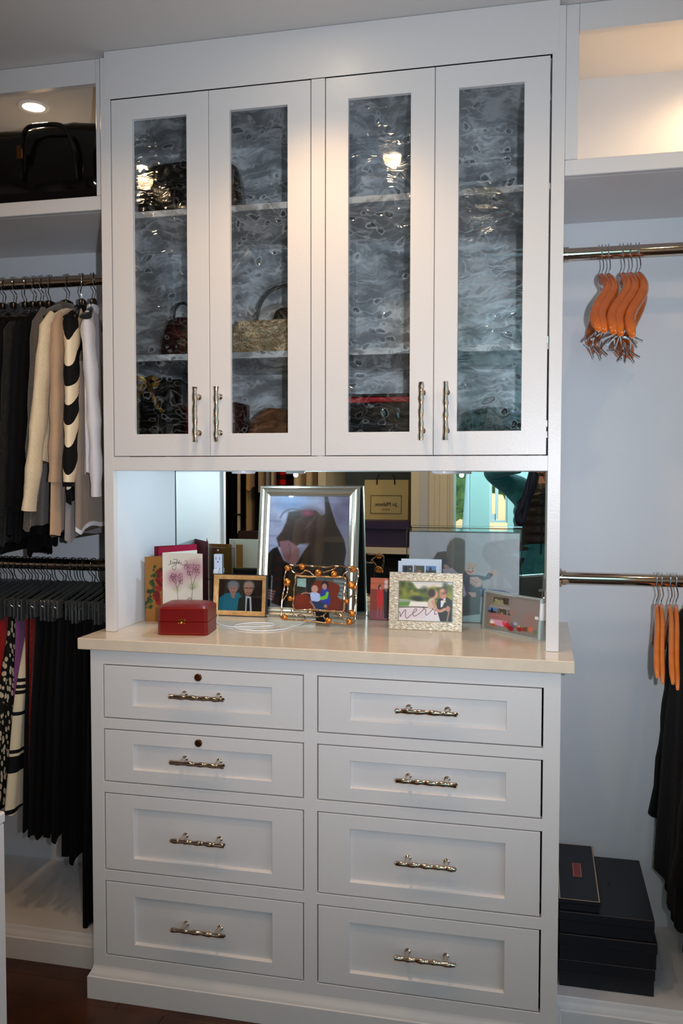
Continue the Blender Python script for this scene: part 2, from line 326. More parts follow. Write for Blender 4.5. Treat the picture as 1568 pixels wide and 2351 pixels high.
# ------------------------------------------------------------------ flat prints (photographs, cards)
PRINT = None
def print_mat(rough=.35):
    global PRINT
    if PRINT is None:
        m = bpy.data.materials.new('printed_paper'); m.use_nodes = True; b = m.node_tree.nodes['Principled BSDF']; b.inputs['Roughness'].default_value = rough
        a = m.node_tree.nodes.new('ShaderNodeVertexColor'); a.layer_name = 'Col'; m.node_tree.links.new(a.outputs['Color'], b.inputs['Base Color']); PRINT = m
    return PRINT
class Art:
    """paints in the pixel frame (x0,y0)-(x1,y1), y down; sampled on an nx*ny grid"""
    def __init__(s, x0, y0, x1, y1, res=1.0, bg=(1, 1, 1)):
        s.b = (x0, y0, x1, y1); s.nx = max(4, int((x1-x0)*res)); s.ny = max(4, int((y1-y0)*res))
        s.X, s.Y = np.meshgrid(np.linspace(x0, x1, s.nx+1), np.linspace(y0, y1, s.ny+1)); s.C = np.ones(s.X.shape+(3,))*np.array(bg)
    def mix(s, a, c):
        a = np.clip(a, 0, 1)[..., None]; s.C = s.C*(1-a)+np.array(c)*a; return s
    def ell(s, cx, cy, rx, ry, c, soft=.15, rot=0, a=1):
        dx, dy = s.X-cx, s.Y-cy; q = math.radians(rot); u = dx*math.cos(q)+dy*math.sin(q); v = -dx*math.sin(q)+dy*math.cos(q)
        d = np.sqrt((u/rx)**2+(v/ry)**2); return s.mix(a*(1+soft-d)/(2*soft), c)
    def poly(s, pts, c, soft=.8, a=1):
        inside = np.zeros(s.X.shape, bool); dist = np.full(s.X.shape, 1e9); n = len(pts)
        for i in range(n):
            (x1, y1), (x2, y2) = pts[i], pts[(i+1) % n]
            cond = ((y1 > s.Y) != (y2 > s.Y))
            with np.errstate(divide='ignore', invalid='ignore'): xi = (x2-x1)*(s.Y-y1)/((y2-y1) if y2 != y1 else 1e-9)+x1
            inside ^= cond & (s.X < xi); dist = np.minimum(dist, s._sd(x1, y1, x2, y2))
        sd = np.where(inside, dist, -dist); return s.mix(a*(sd/soft+.5), c)
    def _sd(s, x1, y1, x2, y2):
        dx, dy = x2-x1, y2-y1; L = dx*dx+dy*dy+1e-9; t = np.clip(((s.X-x1)*dx+(s.Y-y1)*dy)/L, 0, 1); return np.hypot(s.X-x1-t*dx, s.Y-y1-t*dy)
    def line(s, pts, w, c, soft=.7, a=1, curve=True):
        if curve and len(pts) > 2: pts = smooth(pts, 5)
        d = np.full(s.X.shape, 1e9)
        for p, q in zip(pts[:-1], pts[1:]): d = np.minimum(d, s._sd(p[0], p[1], q[0], q[1]))
        return s.mix(a*((w/2-d)/soft+.5), c)
    def noise(s, sc, amt, seed=0, stretch=1.0):
        r = np.random.RandomState(seed); acc = 0
        for k in range(14):
            f = sc*(.5+1.5*r.rand()); an = r.rand()*2*PI; acc = acc+np.sin((s.X*math.cos(an)+s.Y*math.sin(an)*stretch)*f+r.rand()*7)
        s.C = np.clip(s.C+(acc/6*amt)[..., None], 0, 1); return s
    def obj(s, name, w, h, parent, y=0.0, ox=0.0, oz=0.0, flip=False):
        """local plane: x from ox-w/2 to ox+w/2, z from oz to oz+h, at local y, facing -y"""
        nx, ny = s.nx, s.ny; us = np.linspace(-w/2, w/2, nx+1)+ox; vs = oz+h-np.linspace(0, h, ny+1)
        XX, ZZ = np.meshgrid(us, vs); V = np.stack([XX.ravel(), np.full(XX.size, y), ZZ.ravel()], 1)
        me = bpy.data.meshes.new(name); i, j = np.meshgrid(np.arange(ny), np.arange(nx), indexing='ij'); a = (i*(nx+1)+j).ravel()
        F = np.stack([a, a+nx+1, a+nx+2, a+1], 1); me.from_pydata(V.tolist(), [], F.tolist())
        att = me.color_attributes.new('Col', 'FLOAT_COLOR', 'POINT'); c = s.C.reshape(-1, 3)
        cl = np.where(c <= .04045, c/12.92, ((c+.055)/1.055)**2.4); att.data.foreach_set('color', np.concatenate([cl, np.ones((len(cl), 1))], 1).astype(np.float32).ravel())
        me.materials.append(print_mat()); o = bpy.data.objects.new(name, me); COL.objects.link(o); o.parent = parent; WM[o.name] = WM[parent.name] if parent else Matrix.Identity(4); return o
def smooth(pts, k=5):
    out = []; n = len(pts)
    for i in range(n-1):
        p0, p1, p2, p3 = [np.array(pts[min(max(j, 0), n-1)], float) for j in (i-1, i, i+1, i+2)]
        for t in np.linspace(0, 1, k, endpoint=False): out.append(tuple(.5*((2*p1)+(-p0+p2)*t+(2*p0-5*p1+4*p2-p3)*t*t+(-p0+3*p1-3*p2+p3)*t**3)))
    out.append(tuple(pts[-1])); return out

# ------------------------------------------------------------------ the room shell
ZC = 2.377; YB = .505; XL, XR = -1.55, 1.95; YF = -1.90
ST = 'structure'
fl = obj('floor', MB().box(XL-.1, XR+.1, -6.2, .62, -.06, -.012), FLOORGAP, kind=ST)
rows = 26
for r in range(rows):
    y1 = .135-r*.086; cuts = [XL]+sorted([XL+.5+random.random()*.8, XL+1.6+random.random()*.7, XL+2.6+random.random()*.6])+[XR]
    for a, b in zip(cuts[:-1], cuts[1:]):
        obj('plank', MB().box(a+.0006, b-.0006, y1-.0855, y1, -.014, random.uniform(-.0006, .0), .0012), WOODFLOOR, fl)
obj('ceiling', MB().box(XL-.1, XR+.1, -2.5, .62, ZC, ZC+.06), CEIL, kind=ST)
obj('wall_back', MB().box(XL-.1, XR+.1, YB, YB+.1, 0, ZC), WALL, kind=ST)
obj('wall_left', MB().box(XL-.1, XL, -2.5, YB, 0, ZC), WALL, kind=ST)
wr = MB().box(XR, XR+.1, -.2, YB, 0, ZC).box(XR, XR+.1, -2.1, -1.35, 0, ZC).box(XR, XR+.1, -1.35, -.2, 2.2, ZC)
obj('wall_right', wr, WALL, kind=ST)
# opposite wall with the doorway the photographer stands in
AQUA = mat('aqua_wall_paint', (.80, .92, .88), .7)
TRIMW = mat('cream_trim_paint', (.90, .86, .76), .4)
obj('wall_front', MB().box(1.52, XR+.1, -2.06, YF, 0, ZC).box(.62, 1.52, -2.06, YF, 2.12, ZC), WALL, kind=ST)
cas = MB()
for a, b, t in ((.487, .515, .016), (.515, .545, .010), (.545, .590, .014), (.590, .600, .020), (.600, .620, .012)): cas.box(a, b, YF, YF+t, 0, 2.16, .002)
cas.box(.605, .620, -2.06, YF, 0, 2.12, .002)
obj('trim_1', cas, TRIMW, kind=ST)
cas = MB().box(1.52, 1.64, YF, YF+.014, 0, 2.16, .003).box(.487, 1.64, YF, YF+.014, 2.12, 2.23, .003); obj('trim_2', cas, TRIMW, kind=ST)
# room beyond the doorway
rb = MB().box(-.4, .372, -4.32, -4.22, 0, 2.7).box(.372, 3.2, -4.32, -4.22, 0, .86).box(.372, 3.2, -4.32, -4.22, 2.1, 2.7).box(.530, .685, -4.32, -4.22, .86, 2.1).box(.83, 3.2, -4.32, -4.22, .86, 2.1)
obj('wall_aqua', rb, AQUA, kind=ST)
obj('wall_side', MB().box(-.5, -.4, -4.3, -2.5, 0, 2.7), AQUA, kind=ST)
obj('wall_far', MB().box(3.2, 3.3, -4.3, -2.0, 0, 2.7), AQUA, kind=ST)
obj('ceiling_beyond', MB().box(-.5, 3.3, -4.3, -2.06, 2.5, 2.6), CEIL, kind=ST)
WFR = mat('window_white', (.92, .95, .94), .35)
for nme, a, b, zb in (('window_1', .372, .530, .86), ('window_2', .685, .83, .93)):
    fr = MB().ring(a, b, zb, 2.1, [(0, 0, -4.24), (.018, .018, -4.24), (.018, .018, -4.28), (0, 0, -4.28)])
    if nme == 'window_2': fr.box(a+.045, a+.07, -4.27, -4.245, zb, 2.1).box(a, a+.05, -4.255, -4.245, zb, 1.0)
    wo = obj(nme, fr, WFR, kind=ST); obj('glass_pane', MB().box(a+.02, b-.02, -4.262, -4.258, zb+.02, 2.08), PGLASS, wo)
cur = MB(); 
rings = []
for i in range(10):
    t = i/9; z = 1.9-1.05*t; w_ = .01+.05*t**1.4
    rings.append([Vector((.527-w_*(.5+.5*math.cos(a))+.002*math.sin(6*a), -4.20+.02*math.sin(a), z)) for a in [k*2*PI/14 for k in range(14)]])
single('window_curtain', MB().loft(rings), mat('sheer_curtain', (.86, .92, .92), .8), 'pale sheer curtain seen in the mirror beside the green view', 'curtain', (.5, -4.2, .85))
# garden behind the windows
obj('ground_outside', MB().box(-3, 5, -12, -4.35, -.3, -.2), mat('patio', (.80, .80, .76), .8), kind=ST)
LEAFG = mat('sunlit_foliage', (.18, .36, .10), .7, var=((.66, .80, .44), 6, 5))
for k, (x, y, z, r) in enumerate(((-.25, -9.0, 1.5, .95), (1.05, -10.6, 1.3, .8))):
    t = thing('garden_tree', (x, y, -.2), ('leafy green tree showing in the mirror through the left window', 'leafy green tree showing in the mirror through the narrow right window')[k], 'tree')
    b = bmesh.new(); bmesh.ops.create_icosphere(b, subdivisions=4, radius=1)
    for v in b.verts:
        d = .8+.35*noise.noise(v.co*2.1+Vector((k*5, 0, 0)))+.16*noise.noise(v.co*7); v.co = Vector((x, y, z))+v.co*d*r
    b.verts.index_update(); m = MB().add([v.co.copy() for v in b.verts], [[q.index for q in f.verts] for f in b.faces]); b.free()
    obj('crown', m, LEAFG, t); obj('trunk', MB().tube([(x, y, -.2), (x+.05, y, .6), (x, y, 1.3)], [.12, .1, .07]), mat('bark', (.35, .26, .2), .9), t)

# ------------------------------------------------------------------ side bays: shelves, valances, platforms, rods
def moulding_top(mb, x0, x1, yf, zt, ends=False):
    """moulded front edge of a plinth"""
    for (y0, z0, z1) in ((yf-.0, 0, zt-.026), (yf+.004, zt-.026, zt-.012), (yf+.001, zt-.012, zt-.0)): pass
    prof = [(yf, 0.0), (yf, zt-.030), (yf+.003, zt-.027), (yf+.004, zt-.022), (yf+.009, zt-.014), (yf+.011, zt-.010), (yf+.0115, zt-.004), (yf+.014, zt), (yf+.03, zt), (yf+.03, 0)]
    mb.loft([[Vector((x, a, b)) for a, b in prof] for x in (x0, x1)])
    return mb
def bay(side, x0, x1):
    word = side
    t = thing('closet_shelf', ((x0+x1)/2, .11, 1.9975), f'white painted overhead shelf with open cubby in the {word} bay', 'shelf', 'overhead shelves of the side bays')
    obj('board', MB().box(x0, x1, .130, YB-.001, 1.9975, 2.033, .001), PAINT, t)
    obj('fascia', MB().box(x0, x1, .11, .130, 1.9975, 2.033, .0015), PAINT, t)
    sx = (-.028, -.001) if side == 'left' else (1.1345, 1.163)
    obj('stile', MB().box(sx[0], sx[1], .11, .130, 2.0335, ZC-.001, .001), PAINT, t)
    obj('valance', MB().box(x0 if side == 'left' else sx[1]+.0005, sx[0]-.0005 if side == 'left' else x1, .11, .130, 2.316, ZC-.001, .001), PAINT, t)
    p = thing('closet_platform', ((x0+x1)/2, .11, 0), f'low white moulded platform under the {word} hanging bay', 'platform', 'raised platforms of the side bays')
    px = x0 if side == 'left' else 1.1385
    obj('top_board', MB().box(px, x1, .135, YB-.001, .068, .0885, .001), PAINT, p)
    obj('front_moulding', moulding_top(MB(), px, x1, .106, .0885), PAINT, p)
bay('left', XL+.002, -.001); bay('right', 1.1345, XR-.002)
ZR1, ZR2, YR = 1.866, 1.061, .30
def rod(x0, x1, z, label):
    t = thing('closet_rod', (x0, YR, z), label, 'rod', 'chrome hanging rods')
    obj('tube', MB().tube([(x0+.001, YR, z), (x1-.001, YR, z)], .0155, 24), CHROME, t)
    for e, s in ((x0+.001, 1), (x1-.001, -1)):
        obj('end_socket', MB().lathe([(.024, 0), (.024, .004*s), (.0185, .006*s), (.0185, .016*s)], (e, YR, z), 20, 'x'), CHROME, t)
rod(XL, 0, ZR1, 'upper polished chrome rod holding jackets in the left bay')
rod(XL, 0, ZR2, 'lower chrome rod crowded with clear hangers in the left bay')
rod(1.1334, XR, ZR1, 'upper polished chrome rod with five clip hangers in the right bay')
rod(1.1376, XR, ZR2, 'lower polished chrome rod with plain beech hangers in the right bay')
# recessed ceiling lights
def downlight(x, y, energy, label, blend=.6, size=120):
    t = thing('recessed_light', (x, y, ZC-.003), label, 'ceiling light', 'recessed ceiling lights')
    obj('trim_ring', MB().lathe([(.031, .001), (.031, -.002), (.043, -.003), (.045, .0), (.045, .002)], (x, y, ZC-.001), 32), mat('light_trim', (.95, .94, .92), .4), t)
    obj('lamp_face', MB().lathe([(.0305, .0), (.03, -.001), (.001, -.002)], (x, y, ZC-.001), 24), mat('lamp_glow', (1, 1, 1), .5, emit=((1, .80, .55), 38)), t)
    light('downlight', 'SPOT', (x, y, ZC-.012), energy, WARM, target=(x, y, 0), spot_size=math.radians(size), spot_blend=blend, shadow_soft_size=.03)
downlight(-.345, .335, 5.5, 'glowing recessed light in the left cubby ceiling', size=168, blend=.5)
downlight(1.60, .34, 9, 'recessed light in the right cubby ceiling, beyond the photo edge', size=168, blend=.5)
downlight(.58, -.157, 15, 'recessed light in the ceiling close in front of the glass cabinet', size=104, blend=.8)
downlight(.60, -.735, 11.5, 'recessed light over the aisle, reflected in the third glass door', size=160, blend=.4)
downlight(-.30, -.765, 10, 'recessed light over the aisle, reflected in the first glass door', size=160, blend=.4)
downlight(.86, -1.36, 10, 'recessed light over the aisle near the doorway', size=140)
downlight(-.30, -1.60, 12, 'recessed light over the aisle near the opposite clothes', size=140)
downlight(1.50, -.75, 8, 'recessed light over the right end of the aisle', size=160, blend=.4)

# ------------------------------------------------------------------ chest of drawers
ch = thing('chest_of_drawers', (.569, .25, 0), 'white built-in chest of eight shaker drawers with nickel pulls', 'drawers')
X0, X1 = .0005, 1.1376
obj('carcass', MB().box(X0, X0+.018, .02, YB-.002, .0, .8865).box(X1-.018, X1, .02, YB-.002, .0, .8865).box(X0+.018, X1-.018, YB-.02, YB-.002, 0, .8865).box(X0+.018, X1-.018, .03, YB-.02, .02, .036), PAINT, ch)
ff = MB()
for a, b in ((X0, .0346), (.5512, .5836), (1.1007, X1)): ff.box(a, b, 0, .02, .0, .8865, .0008)
zr = ((0, .1116), (.3027, .3300), (.5269, .5542), (.6881, .7144), (.8498, .8865))
for a, b in ((.0346, .5512), (.5836, 1.1009)):
    for z0, z1 in zr: ff.box(a-.001, b+.001, .0001, .02, z0, z1, .0008)
obj('face_frame', ff, PAINT, ch)
bm_ = MB()
prof = [(-.012, 0.0), (-.012, .056), (-.0095, .0585), (-.009, .061), (-.005, .067), (-.0035, .071), (-.0015, .0735), (-.0002, .083)]
rings = []
for q, z in prof:   # sweeps round the left side, the front and the right side
    rings.append([Vector((X0+q, .105, z)), Vector((X0+q, q, z)), Vector((X1-q, q, z)), Vector((X1-q, .105, z))])
bm_.loft(rings, cap=False, closed=False)
obj('base_moulding', bm_, PAINT, ch)
def twig_pull(horizontal, c, L, seed):
    """polished pull cast like a knobbly twig, on two round posts"""
    rr = random.Random(seed); m = MB(); n = 15; path = []; rad = []
    for i in range(n):
        t = -L/2+L*i/(n-1); wob = .0004*math.sin(i*1.3+seed)
        path.append((c[0]+t, c[1]+wob*.5, c[2]+wob) if horizontal else (c[0]+wob, c[1]+wob*.5, c[2]+t)); rad.append(.0058+.0009*math.sin(i*2.1+seed*1.7)+rr.uniform(-.0004, .0004))
    path[0:0] = [path[0]]; rad[0:0] = [.004]; path.append(path[-1]); rad.append(.004)
    m.tube(path, rad, 14)
    for s in (-1, 1):
        p = (c[0]+s*L*.325, c[1], c[2]) if horizontal else (c[0], c[1], c[2]+s*L*.33)
        y0 = c[1]; y1 = c[3]
        m.lathe([(.0055, y0+.001), (.0048, y0+.010), (.0046, y1-.006), (.0075, y1-.003), (.0078, y1-.0004)], (p[0], 0, p[2]), 14, 'y')
    return m
cols = ((.0372, .5486), (.5862, 1.0968)); zrow = ((.7169, .8472), (.5567, .6855), (.3325, .5243), (.1141, .3001))
hz = (.7855, .6250, .4330, .2118); seed = 1
for ci, (a, b) in enumerate(cols):
    for ri, (z0, z1) in enumerate(zrow):
        ax = .0766; az = .0325
        pr = [(.001, .001, .02), (0, 0, .0195), (0, 0, .0016), (.0012, .0012, .0004), (ax-.0006, az-.0006, .0004), (ax, az, .001), (ax+.0008, az+.0030, .0090)]
        d = obj('drawer', MB().ring(a, b, z0, z1, pr, closed=False, caplast=True), PAINT, ch)
        hc = (.2925 if ci == 0 else .8440)
        obj('handle', twig_pull(True, (hc, -.026, hz[ri], .0098), .1365, seed), CHROME, d); seed += 1
        if ci == 0 and ri < 2:
            zl = (.8298, .6690)[ri]
            obj('lock', MB().lathe([(.0092, .0006), (.0092, -.0035), (.0078, -.0048), (.0050, -.0048), (.0044, -.0030), (.001, -.0030)], (.2870, 0, zl), 20, 'y').box(.2862, .2878, -.0042, -.0032, zl-.0035, zl+.0035), mat('bronze_lock', (.42, .28, .18), .2, 1), d)
        if ci == 1: obj('slide_clip', MB().box(b+.0002, b+.0014, .006, .010, z0+.03, z0+.04), STEEL, d)
top = obj('countertop', MB().box(-.0259, 1.1657, -.0158, YB-.001, .8869, .915, .0018), COUNTER, None, 'white satin countertop with overhanging front edge on the drawers', 'countertop')

# ------------------------------------------------------------------ hutch with glass doors
H = thing('display_hutch', (.5665, .28, .9155), 'tall white hutch with four textured glass doors above the counter', 'cabinet')
HY = .081; HX1 = 1.1334; YM = .487
obj('side_panel', MB().box(0, .018, HY+.02, YM-.004, .9155, 2.36), INNER, H); obj('side_panel', MB().box(HX1-.018, HX1, HY+.02, YM-.004, .9155, 2.36), INNER, H)
obj('stile', MB().box(0, .0268, HY, HY+.02, .9155, 2.362, .0008), PAINT, H)
obj('stile', MB().box(1.1045, HX1, HY, HY+.02, .9155, 2.362, .0008), PAINT, H)
obj('mullion', MB().box(.5482, .5819, HY, HY+.02, 1.3655, 2.2568, .0008), PAINT, H)
obj('bottom_rail', MB().box(.0266, 1.1047, HY+.0001, HY+.02, 1.3292, 1.3641, .0008), PAINT, H)
obj('fascia', MB().box(.0115, 1.1195, HY-.0012, HY+.02, 2.2579, ZC-.001, .0008).box(.0266, 1.1047, HY, HY+.02, 2.2579, 2.30), PAINT, H)
obj('bottom_board', MB().box(.018, HX1-.018, HY+.02, YM-.004, 1.345, 1.3635), INNER, H)
obj('top_board', MB().box(.018, HX1-.018, HY+.02, YM-.004, 2.262, 2.28), INNER, H)
obj('back_panel', MB().box(.018, HX1-.018, YM-.010, YM-.004, 1.3635, 2.262), INNER, H)
obj('partition', MB().box(.556, .574, HY+.02, YM-.01, 1.3635, 2.262), INNER, H)
for z in (1.9695, 1.6085):
    for a, b in ((.0185, .5555), (.5745, HX1-.0185)):
        obj('shelf', MB().box(a, b, .112, YM-.011, z, z+.0160, .001), PAINT, H)
doors = ((.0297, .2879, .0862, .2307, .2604), (.2893, .5462, .3430, .4893, .3155), (.5839, .8423, .6386, .7867, .8180), (.8437, 1.1006, .8978, 1.0441, .8745))
for k, (a, b, g0, g1, hx) in enumerate(doors):
    z0, z1, gz0, gz1 = 1.3661, 2.2559, 1.4213, 2.2034
    m = MB(); yf, yb = HY, HY+.02
    def rect(x0, x1, zz0, zz1, y): return [(x0, y, zz0), (x1, y, zz0), (x1, y, zz1), (x0, y, zz1)]
    rs = [rect(a, b, z0, z1, yb), rect(a, b, z0, z1, yf+.001), rect(a+.001, b-.001, z0+.001, z1-.001, yf), rect(g0-.0006, g1+.0006, gz0-.0006, gz1+.0006, yf), rect(g0, g1, gz0, gz1, yf+.0008), rect(g0, g1, gz0, gz1, yf+.012), rect(g0-.006, g1+.006, gz0-.006, gz1+.006, yf+.012), rect(g0-.006, g1+.006, gz0-.006, gz1+.006, yb)]
    v = [p for r in rs for p in r]; f = []
    for i in range(8):
        j = (i+1) % 8
        for e in range(4): f.append((i*4+e, i*4+(e+1) % 4, j*4+(e+1) % 4, j*4+e))
    d = obj('door', m.add(v, f), PAINT, H)
    gp = obj('glass_pane', MB().box(g0-.005, g1+.005, yf+.0125, yf+.0165, gz0-.005, gz1+.005), GLASS, d, smooth=False)
    gp.data.materials.append(PGLASS)
    for pl in gp.data.polygons: pl.material_index = 0 if pl.normal.y < -.5 else 1
    obj('handle', twig_pull(False, (hx, HY-.027, 1.4670, HY-.0004), .1345, 20+k), CHROME, d)
    for zz in (1.405, 1.43, 2.16, 1.95, 1.62):
        if k in (0, 3):
            xh = b+.0002 if k == 3 else a-.0016
            obj('hinge', MB().box(xh, xh+.0014, HY+.004, HY+.009, zz, zz+.014), STEEL, d)
mi = thing('wall_mirror', (.56, YM+.003, .9155), 'wall mirror behind the framed photos, reflecting the rest of the closet', 'mirror')
obj('silver', MB().box(.0185, HX1-.0185, YM, YM+.004, .9165, 1.3445), MIRROR, mi)
for a in (.0182, HX1-.0198): obj('edge', MB().box(a, a+.0016, YM-.0012, YM+.004, .9165, 1.3445), MIRREDGE, mi)
for k, x in enumerate((.322, .852)):
    t = thing('puck_light', (x, .235, 1.345), ('round white puck light under the left half of the hutch', 'round white puck light under the right half of the hutch')[k], 'light', 'under-cabinet puck lights')
    obj('housing', MB().lathe([(.031, .0), (.0315, -.004), (.0315, -.020), (.029, -.0225), (.024, -.0225)], (x, .235, 1.3447), 36), mat('puck_white', (.93, .93, .96), .3), t)
    obj('lens', MB().lathe([(.0239, .001), (.0239, 0), (.001, 0)], (x, .235, 1.3222), 24), mat('puck_glow', (.9, .95, 1), .4, emit=((.75, .88, 1), 4)), t)
light('niche_light', 'POINT', (.322, .235, 1.3190), 1.9, (.62, .85, 1.0), shadow_soft_size=.007)
light('niche_light', 'POINT', (.852, .235, 1.3190), .10, (.75, .88, 1.0), shadow_soft_size=.007)
# outlet let into the mirror
ot = thing('wall_outlet', (.156, YM, 1.05), 'white socket outlet on a clear cover plate set in the mirror', 'outlet')
obj('cover_plate', MB().box(.112, .205, YM-.004, YM-.0005, 1.005, 1.102, .001), PGLASS, ot)
obj('socket', MB().box(.142, .168, YM-.008, YM-.0045, 1.018, 1.083, .002), mat('outlet_white', (.88, .89, .95), .35), ot)
sl = MB()
for z in (1.066, 1.034):
    sl.box(.1485, .1500, YM-.0085, YM-.0079, z, z+.008).box(.1600, .1615, YM-.0085, YM-.0079, z, z+.008).lathe([(.002, -.0085), (.002, -.0079)], (.155, YM, z-.006), 8, 'y')
obj('slots', sl, mat('slot_black', (.03, .03, .03), .5), ot)
for z in (1.094, 1.011): obj('screw', MB().lathe([(.0028, -.0065), (.001, -.0075)], (.155, YM, z), 10, 'y'), STEEL, ot)
# small white cabinet whose corner shows at the lower left edge
ic = thing('low_cabinet', (-.10, -.72, 0), 'low pale cabinet whose corner shows at the lower left photo edge', 'cabinet')
obj('body', MB().box(-.30, .1045, -.92, -.515, 0, .66, .003), PAINT, ic); obj('top', MB().box(-.305, .106, -.925, -.5135, .6605, .682, .003), PAINT, ic)
# ------------------------------------------------------------------ things on the counter
ZT = .9152
DARKBACK = mat('frame_backing', (.05, .05, .06), .7)
SILVERWOOD = mat('silver_leaf_frame', (.74, .72, .66), .28, .9, bump=(60, .15, (1, 1, 8)))
def frame_thing(name, x, y, yaw, lean, label, cat='framed photo'):
    return thing(name, (x, y, ZT), label, cat, rot=(-math.radians(lean), 0, math.radians(yaw)))
def backing(t, w, h, d0, d1, inset=.004):
    obj('backing', MB().box(-w/2+inset, w/2-inset, d0, d1, inset, h-inset), DARKBACK, t, local=True)
    return t
def easel(t, h, d1, reach, wd=.05):
    obj('easel_back', MB().add([(-wd/2, d1, h*.78), (wd/2, d1, h*.78), (wd/2*1.3, d1+reach, .004), (-wd/2*1.3, d1+reach, .004), (-wd/2, d1+.003, h*.78), (wd/2, d1+.003, h*.78), (wd/2*1.3, d1+reach+.003, .004), (-wd/2*1.3, d1+reach+.003, .004)], [(0, 1, 2, 3), (7, 6, 5, 4), (0, 4, 5, 1), (1, 5, 6, 2), (2, 6, 7, 3), (3, 7, 4, 0)]), DARKBACK, t, local=True)
SK, HAIR = (.80, .58, .50), (.30, .21, .17)

# large silver frame
t = frame_thing('framed_photo', .4435, .399, 0, 8.0, 'tall silver frame with a close-up photo of two embracing people', 'framed photo')
w_, h_ = .293, .376
prof = [(0, 0, .018), (0, 0, .002), (.002, .002, 0), (.006, .006, 0), (.0075, .0075, .003), (.012, .012, .0045), (.018, .018, .0025), (.021, .021, .004), (.0215, .0215, .0075), (.0285, .0285, .010), (.0285, .0285, .018)]
obj('frame_moulding', MB().ring(-w_/2, w_/2, 0, h_, prof), SILVERWOOD, t, local=True, ang=20)
a = Art(613, 1138, 806, 1398, .9, (.66, .64, .74))
a.ell(640, 1200, 40, 90, (.70, .68, .78), .5).ell(790, 1160, 40, 60, (.62, .58, .70), .5).ell(665, 1150, 30, 20, (.42, .50, .72), .8).noise(.12, .05, 3)
for yy in (1197, 1232, 1255): a.line([(613, yy), (640, yy+1)], 5, (.50, .50, .62), 4, .5)
a.poly([(613, 1275), (625, 1262), (636, 1258), (652, 1290), (680, 1300), (705, 1260), (735, 1230), (800, 1300), (806, 1398), (613, 1398)], (.07, .06, .07), 3)
a.poly([(745, 1140), (752, 1138), (762, 1170), (775, 1205), (795, 1240), (800, 1265), (792, 1330), (775, 1398), (725, 1398), (720, 1300), (715, 1230), (725, 1190), (748, 1180)], (.24, .19, .17), 3)
a.poly([(660, 1176), (690, 1172), (725, 1172), (745, 1190), (748, 1230), (725, 1245), (690, 1250), (672, 1262), (640, 1258), (633, 1238), (645, 1222), (655, 1200)], (.28, .20, .18), 4)
a.ell(710, 1205, 34, 32, (.27, .16, .15), .5).ell(706, 1178, 14, 7, (.62, .25, .32), .6).ell(722, 1232, 30, 16, (.20, .12, .11), .6)
a.line([(640, 1190), (650, 1176), (668, 1169), (690, 1172)], 4, (.42, .36, .36), 3, .7).line([(700, 1215), (715, 1200), (728, 1180)], 2, (.50, .44, .44), 2, .6).line([(690, 1190), (702, 1205), (715, 1200)], 1.5, (.5, .44, .44), 2, .5)
a.poly([(640, 1245), (662, 1242), (676, 1250), (688, 1262), (690, 1285), (682, 1297), (668, 1298), (655, 1288), (645, 1268)], (.62, .42, .44), 4)
a.line([(663, 1252), (668, 1270), (664, 1290)], 3, (.50, .33, .35), 3, .6).line([(678, 1254), (672, 1272)], 2, (.70, .50, .50), 2, .6)
a.ell(727, 1262, 14, 22, (.44, .30, .27), .6, 20, .7).ell(740, 1310, 24, 60, (.20, .17, .15), .7, 0, .8)
for k in range(4): a.line([(613, 1358+k*6), (634-k*2, 1362+k*6)], 5, (.60, .44, .44), 2, .85)
a.noise(.6, .012, 9); a.obj('photograph', .2385, .321, t, .0118, 0, .0275)
obj('glazing', MB().box(-.120, .120, .0098, .0108, .027, .349), PGLASS, t, local=True)
backing(t, w_, h_, .014, .020); easel(t, h_, .0205, .030, .07)

# elderly couple frame
t = frame_thing('framed_photo', .2530, .386, 0, 6.5, 'small gold wood frame with a photo of an elderly couple', 'framed photo')
w_, h_ = .162, .120
GOLDWOOD = mat('pale_gold_wood', (.80, .58, .36), .4, .25, bump=(140, .25), var=((.88, .68, .44), 60, 4))
obj('outer_edge', MB().ring(-w_/2, w_/2, 0, h_, [(0, 0, .012), (0, 0, 0), (.0025, .0025, -.001), (.0025, .0025, .012)]), mat('black_frame_edge', (.10, .08, .07), .4), t, local=True)
obj('frame_moulding', MB().ring(-w_/2, w_/2, 0, h_, [(.0025, .0025, .010), (.0025, .0025, -.001), (.013, .013, .003), (.0155, .0155, .006), (.0155, .0155, .010)]), GOLDWOOD, t, local=True)
a = Art(499, 1331, 599, 1404, 1.5, (.18, .11, .08)); a.noise(.08, .03, 2)
a.ell(533, 1385, 25, 24, (.08, .52, .62), .12).ell(520, 1398, 16, 22, (.08, .50, .60), .12).ell(548, 1396, 10, 24, (.08, .50, .60), .12).poly([(500, 1404), (501, 1375), (515, 1364), (547, 1362), (552, 1404)], (.08, .52, .63), 2); a.noise(.9, .03, 5)
a.ell(532, 1347, 14, 13, (.52, .52, .56), .2).ell(532, 1353, 9, 13, (.80, .56, .52), .15).ell(532, 1341, 11, 6, (.58, .58, .61), .4).poly([(526, 1364), (538, 1364), (535, 1376), (530, 1374)], (.80, .56, .50), 2)
a.ell(528.5, 1352, 1.5, .9, (.3, .2, .2), .5).ell(535, 1352, 1.5, .9, (.3, .2, .2), .5).line([(529, 1360), (532, 1361), (536, 1359.5)], 1.4, (.70, .25, .25))
a.poly([(543, 1404), (546, 1375), (562, 1366), (580, 1366), (598, 1375), (599, 1404)], (.05, .05, .06), 2).poly([(561, 1368), (574, 1370), (576, 1404), (561, 1404)], (.88, .87, .90), 1.2).poly([(565, 1374), (570, 1374), (572, 1404), (564, 1404)], (.06, .06, .10), 1)
